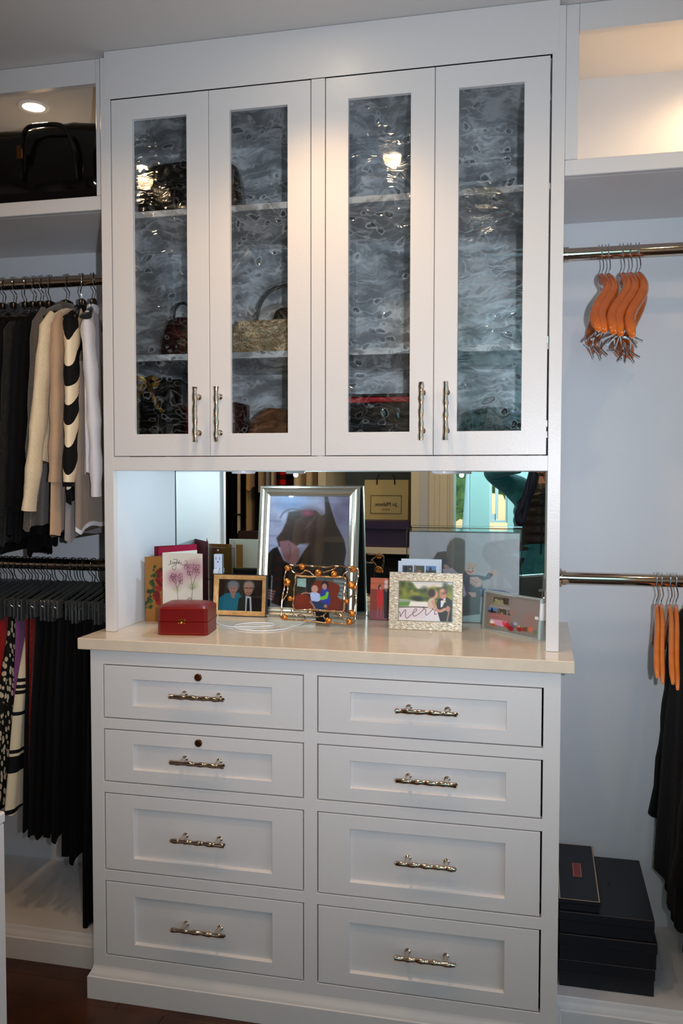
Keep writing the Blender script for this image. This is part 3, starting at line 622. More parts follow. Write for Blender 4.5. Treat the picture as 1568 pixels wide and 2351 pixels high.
a.ell(568, 1346, 12.5, 13, (.62, .60, .60), .2).ell(567, 1353, 10, 15, (.82, .58, .50), .12).ell(567, 1342, 8, 5, (.82, .62, .54), .4)
a.line([(558, 1351), (563, 1350), (566, 1351)], 1.6, (.15, .12, .12)).line([(569, 1351), (574, 1350), (578, 1351)], 1.6, (.15, .12, .12)).line([(562, 1361), (568, 1363), (573, 1360)], 1.5, (.62, .28, .26))
a.obj('photograph', .132, .090, t, .008, 0, .015); obj('glazing', MB().box(-.066, .066, .0065, .0072, .015, .105), PGLASS, t, local=True)
backing(t, w_, h_, .009, .0125); easel(t, h_, .013, .04, .04)

# twig frame with gold seed heads
t = frame_thing('framed_photo', .5125, .284, 0, 5.0, 'openwork twig frame with gold balls around a photo of two children', 'framed photo')
TWIG = mat('antique_silver_cast', (.80, .66, .52), .16, 1.0, bump=(120, .7))
GOLDBALL = mat('gold_seed_head', (.90, .56, .26), .2, 1.0, bump=(220, .9))
def q(X, Y): return ((X/8.253-91.7)*.00121, (148-Y/8.253)*.00114+.004)
def twig(pts, r=.0022, y=.0):
    P = smooth([q(*p) for p in pts], 4); n = len(P)
    return [(p[0], y+.0012*math.sin(i*1.1), p[1]) for i, p in enumerate(P)], [r*(1+.22*math.sin(i*1.9)) for i in range(n)]
m = MB()
out = [[(150, 130), (215, 80), (300, 95), (420, 78), (560, 88), (740, 100), (900, 108), (1080, 80), (1250, 95), (1400, 100), (1480, 130), (1490, 260), (1460, 420), (1445, 560), (1465, 700), (1440, 880), (1450, 1050), (1430, 1160), (1300, 1190), (1100, 1180), (900, 1185), (700, 1165), (400, 1155), (200, 1150), (70, 1130), (65, 950), (65, 780), (90, 620), (110, 480), (100, 350), (130, 200)]]
for L_ in out:
    P, r = twig(L_+[L_[0]], .0024); m.tube(P, r, 8)
obj('outer_twig', m, TWIG, t, local=True)
m = MB(); P, r = twig([(310, 280), (420, 295), (620, 300), (800, 290), (1040, 300), (1245, 300), (1250, 450), (1235, 620), (1245, 780), (1225, 940), (1080, 955), (850, 950), (700, 935), (520, 950), (330, 955), (280, 860), (285, 700), (290, 520), (310, 400), (310, 280)], .0030); m.tube(P, r, 8)
obj('inner_rim', m, TWIG, t, local=True)
for L_ in ([(215, 90), (240, 190), (330, 250), (440, 235), (500, 180), (590, 215), (660, 280)], [(1090, 80), (1020, 150), (900, 185), (830, 215)], [(1200, 290), (1240, 215), (1320, 150)], [(1240, 215), (1290, 290), (1340, 350)], [(170, 490), (165, 620), (130, 700), (75, 790)], [(1435, 620), (1370, 660), (1300, 730)], [(240, 910), (260, 1010), (300, 1070)], [(340, 1070), (440, 1040), (500, 1090), (530, 1150)], [(910, 980), (860, 1050), (890, 1110)], [(640, 960), (690, 1050), (750, 1070), (850, 1050)], [(1040, 960), (1130, 1030), (1180, 1040), (1290, 1120)], [(1230, 960), (1330, 965)]):
    P, r = twig(L_, .0019); obj('branch', MB().tube(P, r, 7), TWIG, t, local=True)
for i, (X, Y_, r) in enumerate(((160, 145, 58), (440, 108, 62), (750, 222, 70), (1045, 235, 66), (1395, 130, 62), (1370, 435, 70), (1435, 480, 45), (165, 418, 72), (228, 735, 50), (1285, 750, 52), (1395, 975, 66), (1345, 1140, 60), (955, 1135, 62), (120, 1100, 60), (600, 985, 45), (1180, 1030, 48))):
    x, z = q(X, Y_); R_ = r/8.253*.00118; b = bmesh.new(); bmesh.ops.create_icosphere(b, subdivisions=3, radius=R_)
    for v in b.verts:
        an = math.atan2(v.co.z, v.co.x); v.co *= 1+.07*math.sin(5*an)*(1-abs(v.co.y)/R_); v.co.y *= .75; v.co += Vector((x, -.003, z))
    b.verts.index_update(); mm = MB().add([v.co.copy() for v in b.verts], [[k.index for k in f.verts] for f in b.faces]); b.free()
    o = obj('seed_head', mm, TWIG if i in (14, 15) else GOLDBALL, t, local=True)
a = Art(675, 1326, 793, 1404, 1.4, (.30, .33, .33))
a.poly([(675, 1326), (700, 1326), (702, 1404), (675, 1404)], (.16, .15, .12), 1).poly([(681, 1330), (701, 1330), (701, 1350), (681, 1348)], (.55, .68, .66), 1).noise(.6, .05, 4)
a.poly([(702, 1326), (722, 1326), (722, 1404), (702, 1404)], (.12, .12, .11), 1)
for k in range(9): a.poly([(762, 1330+k*9), (793, 1333+k*9), (793, 1339+k*9), (762, 1336+k*9)], (.44, .50, .50), 1)
a.poly([(713, 1348), (722, 1334), (756, 1335), (775, 1342), (778, 1352), (772, 1368), (780, 1376), (790, 1372), (793, 1404), (675, 1404), (677, 1375), (684, 1367), (700, 1364), (712, 1372)], (.42, .14, .06), 1.5)
a.ell(690, 1378, 16, 12, (.46, .16, .07), .4).poly([(775, 1404), (780, 1380), (793, 1376), (793, 1404)], (.34, .12, .07), 2)
a.poly([(736, 1352), (750, 1350), (757, 1370), (756, 1388), (742, 1392), (732, 1375)], (.16, .22, .60), 1.5).poly([(748, 1358), (753, 1360), (750, 1374), (738, 1378), (725, 1372), (726, 1367), (738, 1370), (745, 1366)], (.42, .72, .18), 1)
a.poly([(710, 1362), (722, 1359), (733, 1364), (734, 1378), (722, 1386), (714, 1382)], (.66, .74, .90), 1.5).poly([(712, 1380), (730, 1382), (752, 1386), (745, 1404), (728, 1402), (720, 1392)], (.12, .20, .34), 2)
a.ell(744, 1343, 7.5, 9, (.12, .09, .10), .2).ell(743, 1347, 5.5, 7, (.66, .52, .50), .2).ell(721, 1353, 7.5, 8.5, (.72, .55, .50), .15).line([(711, 1364), (700, 1362), (692, 1365)], 3, (.60, .46, .40)).line([(712, 1382), (718, 1390), (722, 1397)], 4, (.58, .42, .36)).ell(746, 1391, 4, 4, (.62, .46, .40), .3)
a.obj('photograph', .145, .092, t, .002, .0045, .0385); backing_m = MB().box(-.07, .079, .003, .005, .037, .132); obj('backing', backing_m, DARKBACK, t, local=True); easel(t, .15, .0055, .05, .03)

# sparkling champagne frame with the wedding photo
t = frame_thing('framed_photo', .7995, .286, 0.6, 6.0, 'wide champagne foil frame with a wedding couple dancing and script lettering', 'framed photo')
w_, h_ = .192, .150
obj('frame_moulding', MB().ring(-w_/2, w_/2, 0, h_, [(0, 0, .016), (0, 0, .001), (.001, .001, 0), (.024, .022, 0), (.025, .023, .001), (.025, .023, .016)]), SPARK, t, local=True)
obj('inner_lip', MB().ring(-w_/2, w_/2, 0, h_, [(.0245, .0225, .002), (.0245, .0225, .004), (.0262, .0242, .004), (.0262, .0242, .002)]), STEEL, t, local=True)
a = Art(917, 1331, 1046, 1430, 1.9, (.94, .91, .88))
def g(X, Y_): return (X/7.84+880, Y_/7.84+1280)
a.poly([g(280, 410), g(500, 420), g(560, 470), g(640, 560), g(740, 570), g(860, 540), g(1180, 500), g(1200, 460), g(1290, 460), g(1290, 900), g(830, 860), g(780, 790), g(500, 770), g(280, 760)], (.42, .48, .16), 5)
r_ = np.random.RandomState(3)
for k in range(60):
    X, Y_ = r_.uniform(290, 1280), r_.uniform(440, 780)
    if Y_ < 560+60*math.sin(X/200) and 560 < X < 1150: continue
    c = [(.24, .30, .10), (.56, .60, .20), (.36, .42, .12), (.66, .62, .22), (.16, .20, .12)][k % 5]; a.ell(*g(X, Y_), r_.uniform(5, 11), r_.uniform(4, 9), c, .6, 0, .7)
a.ell(*g(650, 740), 16, 6, (.13, .18, .12), .6).ell(*g(380, 600), 9, 14, (.62, .58, .20), .8, 0, .5)
a.poly([g(280, 810), g(520, 790), g(480, 890), g(280, 905)], (.40, .58, .28), 3).poly([g(280, 770), g(500, 770), g(640, 800), g(280, 812)], (.62, .64, .58), 3)
a.poly([g(510, 800), g(840, 800), g(840, 900), g(480, 895)], (.95, .92, .88), 3).line([g(280, 918), g(560, 905), g(830, 905)], 2.2, (.24, .16, .14), 1.5).poly([g(280, 935), g(840, 920), g(850, 1130), g(280, 1120)], (.90, .84, .86), 2)
a.poly([g(1020, 740), g(1100, 700), g(1200, 700), g(1285, 760), g(1285, 1170), g(1070, 1165), g(1010, 960), g(1000, 820)], (.13, .14, .13), 1.5)
a.poly([g(1075, 770), g(1150, 690), g(1170, 720), g(1110, 880), g(1075, 900)], (.92, .92, .95), 1).poly([g(1070, 735), g(1125, 725), g(1120, 760), g(1075, 765)], (.06, .06, .06), .8)
a.ell(*g(1115, 640), 8.2, 12.5, (.82, .55, .46), .12).ell(*g(1135, 585), 9, 7, (.44, .32, .24), .25).ell(*g(1100, 575), 6, 5, (.84, .62, .52), .4).line([g(1075, 655), g(1095, 665)], 1.2, (.5, .2, .2))
a.poly([g(845, 760), g(900, 720), g(960, 740), g(970, 860), g(960, 960), g(860, 960), g(830, 860)], (.84, .74, .66), 2).poly([g(850, 940), g(960, 930), g(1020, 1000), g(1070, 1165), g(780, 1150), g(810, 1040)], (.92, .89, .92), 2)
a.ell(*g(960, 660), 7, 10, (.84, .60, .52), .15).ell(*g(905, 625), 8.5, 10, (.22, .13, .10), .2).line([g(930, 790), g(990, 930), g(1060, 970), g(1150, 930)], 7, (.83, .60, .50), 1.2).ell(*g(1210, 920), 5.5, 7, (.80, .56, .46), .2).line([g(1240, 900), g(1200, 1150)], 3, (.7, .55, .44), 1.5).ell(*g(1150, 780), 2.5, 3, (.85, .85, .6), .4)
C_ = (.42, .27, .22)
a.line([g(*p) for p in ((285, 1020), (310, 1010), (320, 1060), (325, 1100), (350, 1050), (400, 980), (425, 970), (420, 1030), (425, 1100), (450, 1130), (500, 1080), (560, 1030), (620, 980), (630, 945), (600, 940), (570, 990), (560, 1050), (590, 1080), (650, 1050), (720, 990), (765, 930), (770, 895), (750, 905), (765, 935), (800, 950), (795, 1020), (810, 1055), (840, 1040), (880, 990), (930, 930), (920, 920), (935, 945), (975, 960), (960, 1010), (970, 1035), (1000, 1020))], 1.5, C_, .8)
a.obj('photograph', .1420, .1045, t, .008, 0, .0228); backing(t, w_, h_, .010, .017); easel(t, h_, .0172, .035, .05)

# collage card behind it
def collage(a, x0, y0, s, rev=False):
    cs = [0, 1, 2] if not rev else [2, 1, 0]
    for i, c in enumerate(cs):
        x = x0+i*27*s; y = y0; W_ = 24*s; H_ = 16*s
        if c == 0: a.poly([(x, y), (x+W_, y), (x+W_, y+H_), (x, y+H_)], (.26, .28, .30)); a.ell(x+W_*.3, y+H_*.6, 4*s, 8*s, (.08, .08, .09), .2); a.ell(x+W_*.7, y+H_*.4, 6*s, 5*s, (.16, .18, .18), .3); a.ell(x+W_*.75, y+H_*.5, 2*s, 1.5*s, (.7, .68, .66), .3)
        if c == 1: a.poly([(x, y), (x+W_, y), (x+W_, y+H_), (x, y+H_)], (.24, .27, .20)); a.ell(x+W_*.5, y+H_*.55, 7*s, 7*s, (.30, .30, .24), .3); a.ell(x+W_*.5, y+H_*.95, 4*s, 5*s, (.70, .45, .38), .3); a.line([(x+2*s, y), (x+5*s, y+H_)], 3*s, (.5, .42, .45))
        if c == 2: a.poly([(x, y), (x+W_, y), (x+W_, y+H_*.6), (x, y+H_*.6)], (.36, .52, .74)); a.poly([(x, y+H_*.6), (x+W_, y+H_*.6), (x+W_, y+H_), (x, y+H_)], (.20, .28, .20)); a.ell(x+W_*.45, y+H_*.45, 3*s, 5*s, (.12, .12, .18), .2); a.ell(x+W_*.45, y+H_*.95, 5*s, 6*s, (.13, .14, .26), .2)
    return a
t = frame_thing('photo_card', .7765, .323, 0, 3.5, 'white card of three small photos standing behind the champagne frame', 'photo card')
a = Art(912, 1288, 1008, 1440, 1.2, (.84, .87, .93)); collage(a, 922, 1298, 1.0)
for k in range(1, 5): collage(a, 922, 1298+k*27, 1.0, k % 2 == 1)
a.obj('print', .1105, .1755, t, 0, 0, 0); obj('card', MB().box(-.0553, .0553, .0004, .0022, 0, .1756), mat('card_white', (.86, .89, .93), .6), t, local=True)
t = frame_thing('photo_card', .786, .331, 0, 3.5, 'plain white card edge peeking out behind the three-photo card', 'photo card')
obj('card', MB().box(-.058, .05, 0, .0015, 0, .181), mat('card_white', (.86, .89, .93), .6), t, local=True)

# narrow photo strip with red dress
t = frame_thing('photo_card', .664, .415, 0, 6, 'narrow photo of a woman in a red dress half hidden by the champagne frame', 'photo card')
a = Art(850, 1325, 912, 1422, 1.2, (.56, .22, .14)); a.poly([(850, 1325), (912, 1325), (912, 1352), (850, 1352)], (.80, .40, .26), 3).line([(850, 1338), (912, 1340)], 1.2, (.6, .28, .2)).line([(850, 1352), (912, 1354)], 1.2, (.5, .2, .14))
a.poly([(850, 1400), (912, 1402), (912, 1422), (850, 1422)], (.52, .28, .32), 3).poly([(867, 1352), (880, 1350), (884, 1370), (880, 1392), (868, 1392), (865, 1370)], (.80, .12, .12), 1.2).line([(870, 1392), (868, 1416)], 3, (.72, .30, .30)).line([(878, 1392), (876, 1416)], 3, (.72, .30, .30)).ell(873, 1347, 4, 6, (.25, .12, .10), .2).ell(875, 1349, 2.6, 4, (.82, .55, .48), .2)
a.poly([(882, 1352), (895, 1350), (896, 1380), (893, 1418), (886, 1418), (884, 1380)], (.08, .08, .09), 1.2).ell(887, 1345, 3.4, 5, (.78, .5, .44), .2).ell(889, 1334, 5, 5, (.88, .82, .78), .5).ell(889, 1344, 5, 5, (.88, .82, .78), .5).ell(889, 1354, 4, 3, (.8, .7, .66), .5, 0, .4)
a.obj('print', .0715, .1165, t, 0, 0, .001); obj('card', MB().box(-.036, .036, .0004, .002, 0, .118), DARKBACK, t, local=True)

# large acrylic photo block
t = frame_thing('photo_block', .884, .415, 0, 5.0, 'large clear acrylic block with a grey photo of a mother and two babies', 'framed photo')
obj('acrylic', MB().box(-.1565, .1565, .0, .020, 0, .2605, .0015), PGLASS, t, local=True)
a = Art(934, 1217, 1194, 1424, 1.0, (.69, .67, .70)); a.noise(.02, .03, 8).noise(.2, .012, 1)
a.poly([(934, 1400), (1060, 1405), (1130, 1400), (1194, 1410), (1194, 1424), (934, 1424)], (.60, .66, .66), 5)
def g2(X, Y_): return (X/3.136+820, Y_/3.136+1060)
a.poly([g2(545, 680), g2(570, 640), g2(630, 630), g2(700, 700), g2(800, 780), g2(900, 900), g2(890, 1080), g2(770, 1100), g2(640, 1000), g2(560, 760)], (.12, .11, .13), 3)
a.poly([g2(775, 560), g2(770, 545), g2(740, 532), g2(700, 530), g2(665, 555), g2(645, 590), g2(635, 650), g2(645, 710), g2(690, 770), g2(740, 790), g2(778, 780)], (.27, .21, .19), 2.5).ell(*g2(700, 620), 12, 22, (.34, .26, .22), .8, 0, .5)
a.ell(*g2(560, 740), 13, 10, (.66, .46, .40), .25, 25).ell(*g2(545, 705), 10, 6, (.30, .22, .17), .4, -20)
a.poly([g2(610, 760), g2(680, 750), g2(740, 800), g2(770, 870), g2(790, 940), g2(760, 990), g2(640, 900)], (.66, .60, .68), 2.5)
a.ell(*g2(640, 745), 8, 5, (.72, .52, .48), .3, 30).ell(*g2(820, 755), 12.5, 15.5, (.80, .62, .56), .15).ell(*g2(825, 728), 11, 7, (.74, .60, .50), .5).line([g2(800, 770), g2(820, 780), g2(838, 768)], 3, (.60, .25, .26)).ell(*g2(806, 752), 1.6, 1.2, (.3, .2, .2), .4).ell(*g2(832, 750), 1.6, 1.2, (.3, .2, .2), .4).ell(*g2(856, 730), 2.5, 4, (.78, .56, .50), .3)
a.poly([g2(770, 800), g2(830, 800), g2(880, 800), g2(930, 810), g2(955, 770), g2(985, 790), g2(960, 825), g2(900, 840), g2(910, 890), g2(960, 910), g2(930, 960), g2(820, 950), g2(780, 900)], (.13, .15, .26), 2)
a.line([g2(960, 770), g2(985, 778), g2(1003, 790)], 7, (.80, .60, .54), 1.5).poly([g2(880, 900), g2(960, 900), g2(1060, 905), g2(1110, 920), g2(1115, 955), g2(1040, 965), g2(920, 960)], (.30, .38, .56), 2)
a.poly([g2(815, 815), g2(870, 810), g2(905, 835), g2(900, 880), g2(860, 890), g2(815, 860)], (.80, .62, .58), 2).line([g2(812, 845), g2(860, 880)], 1.3, (.5, .34, .32)).line([g2(820, 830), g2(870, 862)], 1.3, (.55, .38, .36)).ell(*g2(878, 862), 1.2, 1.2, (1, 1, .95), .4)
a.poly([g2(800, 925), g2(860, 925), g2(865, 965), g2(830, 960)], (.78, .58, .54), 2).poly([g2(760, 960), g2(880, 960), g2(890, 1080), g2(780, 1090)], (.09, .09, .10), 3)
a.obj('print', .302, .2445, t, .0209, 0, .003); obj('print_backing', MB().box(-.151, .151, .0212, .0222, .003, .2475), mat('print_back', (.62, .60, .60), .6), t, local=True)

# small bevelled glass frame turned at the right end
t = frame_thing('framed_photo', 1.0150, .2685, -41.5, 4, 'small glass picture frame angled at the right end of the counter', 'framed photo')
w_, h_ = .2, .104
obj('glass_block', MB().ring(-w_/2, w_/2, 0, h_, [(0, 0, .014), (0, 0, .003), (.004, .004, .0), (.007, .006, .0), (.007, .006, .014)]), mat('bevelled_glass', (.80, .84, .84), .05, .6), t, local=True)
a = Art(1100, 1364, 1250, 1476, 1.2, (.52, .49, .45)); a.noise(.03, .03, 5)  # painted picture includes reflections of the collage and champagne frame
a.poly([(1124, 1373), (1166, 1371), (1168, 1392), (1124, 1396)], (.36, .33, .28), 2).poly([(1130, 1382), (1152, 1380), (1155, 1396), (1122, 1398)], (.60, .58, .46), 2).poly([(1150, 1374), (1167, 1373), (1166, 1392), (1152, 1390)], (.24, .20, .18), 2).ell(1131, 1382, 3, 1.5, (.95, .85, .65), .5)
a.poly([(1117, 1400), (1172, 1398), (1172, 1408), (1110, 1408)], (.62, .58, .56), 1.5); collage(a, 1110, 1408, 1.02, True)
a.poly([(1112, 1425), (1176, 1424), (1178, 1444), (1114, 1442)], (.66, .44, .42), 3).noise(.9, .03, 2)
a.poly([(1174, 1368), (1250, 1372), (1250, 1450), (1180, 1452), (1172, 1420)], (.56, .51, .49), 5).ell(1210, 1400, 30, 40, (.57, .52, .51), .9).ell(1225, 1432, 16, 20, (.62, .48, .45), .8).ell(1176, 1414, 10, 5, (.66, .48, .44), .6)
a.poly([(1118, 1444), (1165, 1443), (1160, 1462), (1118, 1460)], (.88, .62, .74), 2).ell(1123, 1454, 6, 6, (1, .97, .9), .5).ell(1126, 1461, 8, 3, (.82, .32, .12), .5)
for x, y, r, c in ((1165, 1455, 9, (.80, .10, .14)), (1158, 1450, 6, (.88, .32, .40)), (1183, 1452, 9, (.45, .38, .46)), (1188, 1446, 6, (.66, .68, .78)), (1200, 1460, 7, (.62, .12, .14)), (1212, 1458, 6, (.72, .14, .10)), (1198, 1452, 3, (.85, .70, .42)), (1218, 1456, 7, (.36, .32, .24)), (1230, 1455, 9, (.82, .46, .34)), (1242, 1460, 8, (.46, .50, .40)), (1176, 1463, 8, (.60, .06, .10))): a.ell(x, y, r, r*.9, c, .35)
a.obj('photograph', .186, .092, t, .0035, 0, .006); obj('backing', MB().box(-.098, .098, .0085, .0135, .003, h_-.003), mat('grey_backing', (.45, .45, .44), .5), t, local=True)  # sheet carrying the painted reflections
obj('bevel_glint', MB().box(.096, .104, -.002, .020, .055, .092, .002).box(.080, .104, .000, .018, .050, .058, .002), mat('glint_white', (.95, .96, .97), .3), t, local=True)  # white L added as a bright reflection in the bevel

# greeting cards
def card(name, x, y, yawd, w_, h_, art, label, fold, back, lean=0, hinge='left'):
    t = thing(name, (x, y, ZT), label, 'greeting card', rot=(-math.radians(lean), 0, math.radians(yawd)))
    art.obj('front_print', w_, h_, t, -.0004, w_/2, 0)
    obj('front_leaf', MB().box(0, w_, 0, .0009, 0, h_), back, t, local=True)
    m = MB().box(0, w_, 0, .0009, 0, h_); M = Matrix.Rotation(math.radians(fold), 4, 'Z')
    if hinge == 'right': M = Matrix.Translation((w_, 0, 0)) @ Matrix.Rotation(math.radians(180-fold), 4, 'Z')
    m.xf(M); obj('back_leaf', m, back, t, local=True); return t
a = Art(367, 1268, 463, 1425, 1.9, (.88, .86, .82)); a.noise(.08, .012, 3)
def g3(X, Y_): return (X/6.533+300, Y_/6.533+1220)
for cx, cy, rx, ry in ((600, 690, 14, 14), (690, 680, 16, 14), (640, 640, 12, 10), (920, 560, 20, 16), (980, 520, 14, 14), (860, 540, 12, 12)): a.ell(*g3(cx, cy), rx, ry, (.70, .48, .56), .95, 0, .55)
for cx, cy in ((660, 830), (880, 790), (940, 770), (880, 1000)): a.ell(*g3(cx, cy), 7, 6, (.62, .68, .48), .9, 0, .5)
rr = random.Random(4)
for cx, cy, n_, sp in ((655, 680, 20, 95), (905, 545, 26, 110)):
    for k in range(n_):
        x = cx+rr.uniform(-sp, sp); y = cy+rr.uniform(-60, 60)
        a.line([g3(x+22*math.cos(th), y+26*math.sin(th)) for th in np.linspace(rr.random()*3, rr.random()*3+4.5, 7)], .8, (.42, .28, .34), .7)
for L_ in ([(680, 1000), (672, 900), (665, 820), (640, 760), (610, 700)], [(668, 810), (700, 760), (740, 690)], [(655, 760), (650, 690)], [(888, 1000), (900, 900), (905, 820), (895, 720), (880, 620)], [(905, 820), (930, 720), (970, 620)], [(870, 800), (905, 825), (950, 790)], [(820, 980), (870, 950), (890, 990)]): a.line([g3(*p) for p in L_], 1.0, (.36, .36, .28), .7)
INK = (.30, .28, .24)
a.line([g3(*p) for p in ((530, 490), (560, 470), (575, 430), (560, 425), (565, 470), (590, 470), (600, 440), (610, 470), (630, 440), (625, 470), (645, 445), (650, 490), (640, 550), (600, 545), (590, 510), (620, 495), (655, 470), (665, 420), (670, 400), (668, 465), (690, 440), (690, 465), (705, 420), (700, 465), (720, 455), (735, 440), (730, 470), (760, 482), (800, 470), (830, 440), (815, 420), (795, 430))], .9, INK, .7)
a.line([g3(610, 405), g3(650, 405)], .9, INK, .7)
card('greeting_card', .0935, .226, -2, .1165, .193, a, 'cream card with two pink flower sprays and script behind the red box', 62, mat('card_cream', (.86, .84, .78), .7), 0)
a = Art(326, 1272, 440, 1425, 1.5, (.60, .40, .16)); a.noise(.05, .015, 3)
rr = random.Random(8)
for k in range(44):
    t_ = rr.random(); X = 380-170*t_+rr.uniform(-60, 70); Y_ = 480+660*t_; a.ell(*g3(X, Y_), rr.uniform(3, 6), rr.uniform(2, 4), (.10, .22, .08) if k % 3 else (.20, .34, .12), .3, rr.uniform(0, 180))
for k in range(26):
    t_ = rr.random(); X = 430-90*t_+rr.uniform(-30, 60); Y_ = 500+600*t_; a.ell(*g3(X, Y_), 5.5, 5, (.42, .05, .06) if k % 2 else (.56, .09, .08), .35)
card('greeting_card', .0300, .250, 8, .125, .178, a, 'tan card with red flowers and green leaves at the left end', 50, mat('card_tan', (.56, .38, .17), .7), 0)
a = Art(357, 1240, 455, 1400, .8, (.66, .07, .24)); a.line([(378, 1240), (382, 1270), (379, 1300)], 5, (.52, .20, .14), 3, .8).ell(405, 1265, 10, 8, (.74, .20, .32), .7).noise(.1, .01, 2)
card('greeting_card', .0450, .305, 67, .150, .200, a, 'crimson card standing behind the cream flower card', 16, mat('card_crimson', (.42, .05, .12), .5), 0, hinge='right')

# red jewellery box
t = thing('jewellery_box', (.1500, .0665, ZT), 'red leather jewellery box with a small gold clasp', 'box', rot=(0, 0, math.radians(7.5)))
RED = mat('red_leather', (.44, .025, .02), .34, bump=(200, .2)); GTRIM = mat('gilt_line', (.66, .18, .10), .35)
def octo(w0, d0, c, z, ins=0):
    a0, b0, a1, b1 = ins, ins, w0-ins, d0-ins
    return [Vector(p) for p in ((a0+c, b0, z), (a1-c, b0, z), (a1, b0+c, z), (a1, b1-c, z), (a1-c, b1, z), (a0+c, b1, z), (a0, b1-c, z), (a0, b0+c, z))]
W_, D_ = .1285, .106
obj('base', MB().loft([octo(W_, D_, .007, 0, .001), octo(W_, D_, .008, .001), octo(W_, D_, .008, .0335, 0), octo(W_, D_, .008, .0342, .001)]), RED, t, local=True)
obj('lid', MB().loft([octo(W_, D_, .008, .0346, .001), octo(W_, D_, .008, .0352), octo(W_, D_, .008, .067), octo(W_, D_, .010, .071, .003), octo(W_, D_, .012, .0765, .0135), octo(W_, D_, .012, .0772, .016)]), RED, t, local=True)
for z, i_ in ((.0045, -.0003), (.0672, -.0003)):
    obj('gilt_line', MB().loft([octo(W_, D_, .008, z, i_), octo(W_, D_, .008, z+.0008, i_)]), GTRIM, t, local=True)
obj('clasp', MB().box(.0525, .0725, -.0022, .0004, .0362, .0412, .001).box(.0540, .0560, -.003, .0004, .0290, .0340, .0006).box(.0690, .0710, -.003, .0004, .0290, .0340, .0006).lathe([(.0030, .0004), (.0034, -.0022), (.0015, -.0032)], (.0625, 0, .0325), 14, 'y'), mat('bright_brass', (.95, .70, .30), .14, 1.0), t, local=True)

# white charging cable
pts = smooth([(.155, .476, 1.030), (.157, .462, 1.00), (.158, .45, .955), (.165, .44, .922), (.20, .36, .9170), (.235, .26, .9170), (.285, .215, .9170), (.34, .218, .9172), (.395, .25, .9172), (.382, .285, .9172), (.335, .282, .9172), (.300, .245, .9172), (.315, .190, .9172), (.375, .168, .9172), (.43, .195, .9172), (.455, .25, .9172), (.47, .33, .9172), (.48, .38, .9172)], 8)
t = thing('charging_cable', (.34, .22, ZT), 'thin white charging cable looped on the counter by the red box', 'cable')
obj('cord', MB().tube(pts, .0015, 8), mat('cable_white', (.93, .93, .94), .4), t); obj('plug', MB().box(.1475, .1625, .4575, .4788, 1.022, 1.040, .003), mat('cable_white', (.93, .93, .94), .4), t)

# ------------------------------------------------------------------ things inside the hutch
BLK = mat('glossy_black_vinyl', (.035, .03, .022), .16, bump=(14, .5))
BLKM = mat('matt_black', (.035, .035, .04), .6)
GOLDP = mat('gold_foil', (.95, .78, .42), .2, 1.0)
def soft_bag(cx, cy, z0, w_, d_, h_, topw=.9, seed=0, sag=.0, n=26, rough=.012):
    rings = []; o_ = Vector((seed*3.1, 0, 0))
    for i in range(9):
        t_ = i/8; z = z0+h_*t_; sx = w_/2*(1+(topw-1)*t_)*(1+.05*math.sin(PI*t_)); sy = d_/2*(1-.45*t_**1.5)
        if i == 0: sx *= .94; sy *= .9
        rg = []
        for k in range(n):
            a_ = 2*PI*k/n; ca, sa = math.cos(a_), math.sin(a_); ex = .55
            x = sx*math.copysign(abs(ca)**ex, ca); y = sy*math.copysign(abs(sa)**ex, sa)
            p = Vector((cx+x, cy+y, z-(sag*abs(x/sx)**2*t_))); nn = noise.noise_vector(p*14+o_)*rough; p += Vector((nn.x, nn.y, nn.z*.6*(0 if i == 0 else 1))); rg.append(p)
        rings.append(rg)
    return MB().loft(rings)
t = thing('handbag', (.155, .27, 1.986), 'glossy black bag on the top shelf behind the first glass door', 'bag')
obj('body', soft_bag(.168, .27, 1.9865, .29, .17, .158, .84, 3, .012), BLK, t)
t = thing('handbag', (.15, .27, 1.6245), 'small dark patterned bag on the middle shelf behind the first glass door', 'bag')
obj('body', soft_bag(.158, .27, 1.625, .155, .12, .115, .75, 5, .01), mat('dark_tapestry', (.07, .06, .06), .4, var=((.30, .09, .05), 60, 4)), t)
obj('strap', MB().tube(smooth([(.12, .25, 1.725), (.13, .24, 1.765), (.16, .24, 1.775), (.19, .25, 1.73)], 5), .004, 8), BLKM, t)
t = thing('clutch_bag', (.42, .235, 1.6245), 'gold glitter clutch on the middle shelf behind the second glass door', 'bag')
obj('body', MB().loft([[Vector((.425+(.118*s_ if abs(s_) else 0)*c_, .235+e*d_, z)) for s_, e, c_ in ((-1, -1, 1), (1, -1, 1), (1, 1, 1), (-1, 1, 1))] for z, d_ in ((1.6255, .030), (1.64, .036), (1.68, .034), (1.712, .018), (1.716, .012))]), GLITTER, t)
obj('flap', MB().loft([[Vector((x, .235-d_-.0035, z)), Vector((x, .235-d_-.0008, z))] for x in (0,) for z, d_ in ((1.716, .01), (1.69, .03))], cap=False, closed=False).poly([(.325, 1.716), (.525, 1.716), (.535, 1.690), (.530, 1.676), (.500, 1.672), (.36, 1.672), (.335, 1.680), (.320, 1.695)], .1955, .1985), GLITTER, t)
t = thing('handbag', (.44, .32, 1.6245), 'black bag with a looped handle behind the gold clutch', 'bag')
obj('body', soft_bag(.445, .345, 1.625, .20, .11, .145, .7, 9, .02), BLK, t)
obj('handle', MB().tube(smooth([(.335, .30, 1.715), (.350, .295, 1.775), (.385, .29, 1.812), (.44, .29, 1.822), (.495, .29, 1.812), (.53, .295, 1.775), (.54, .30, 1.715)], 6), .0045, 8), BLKM, t)
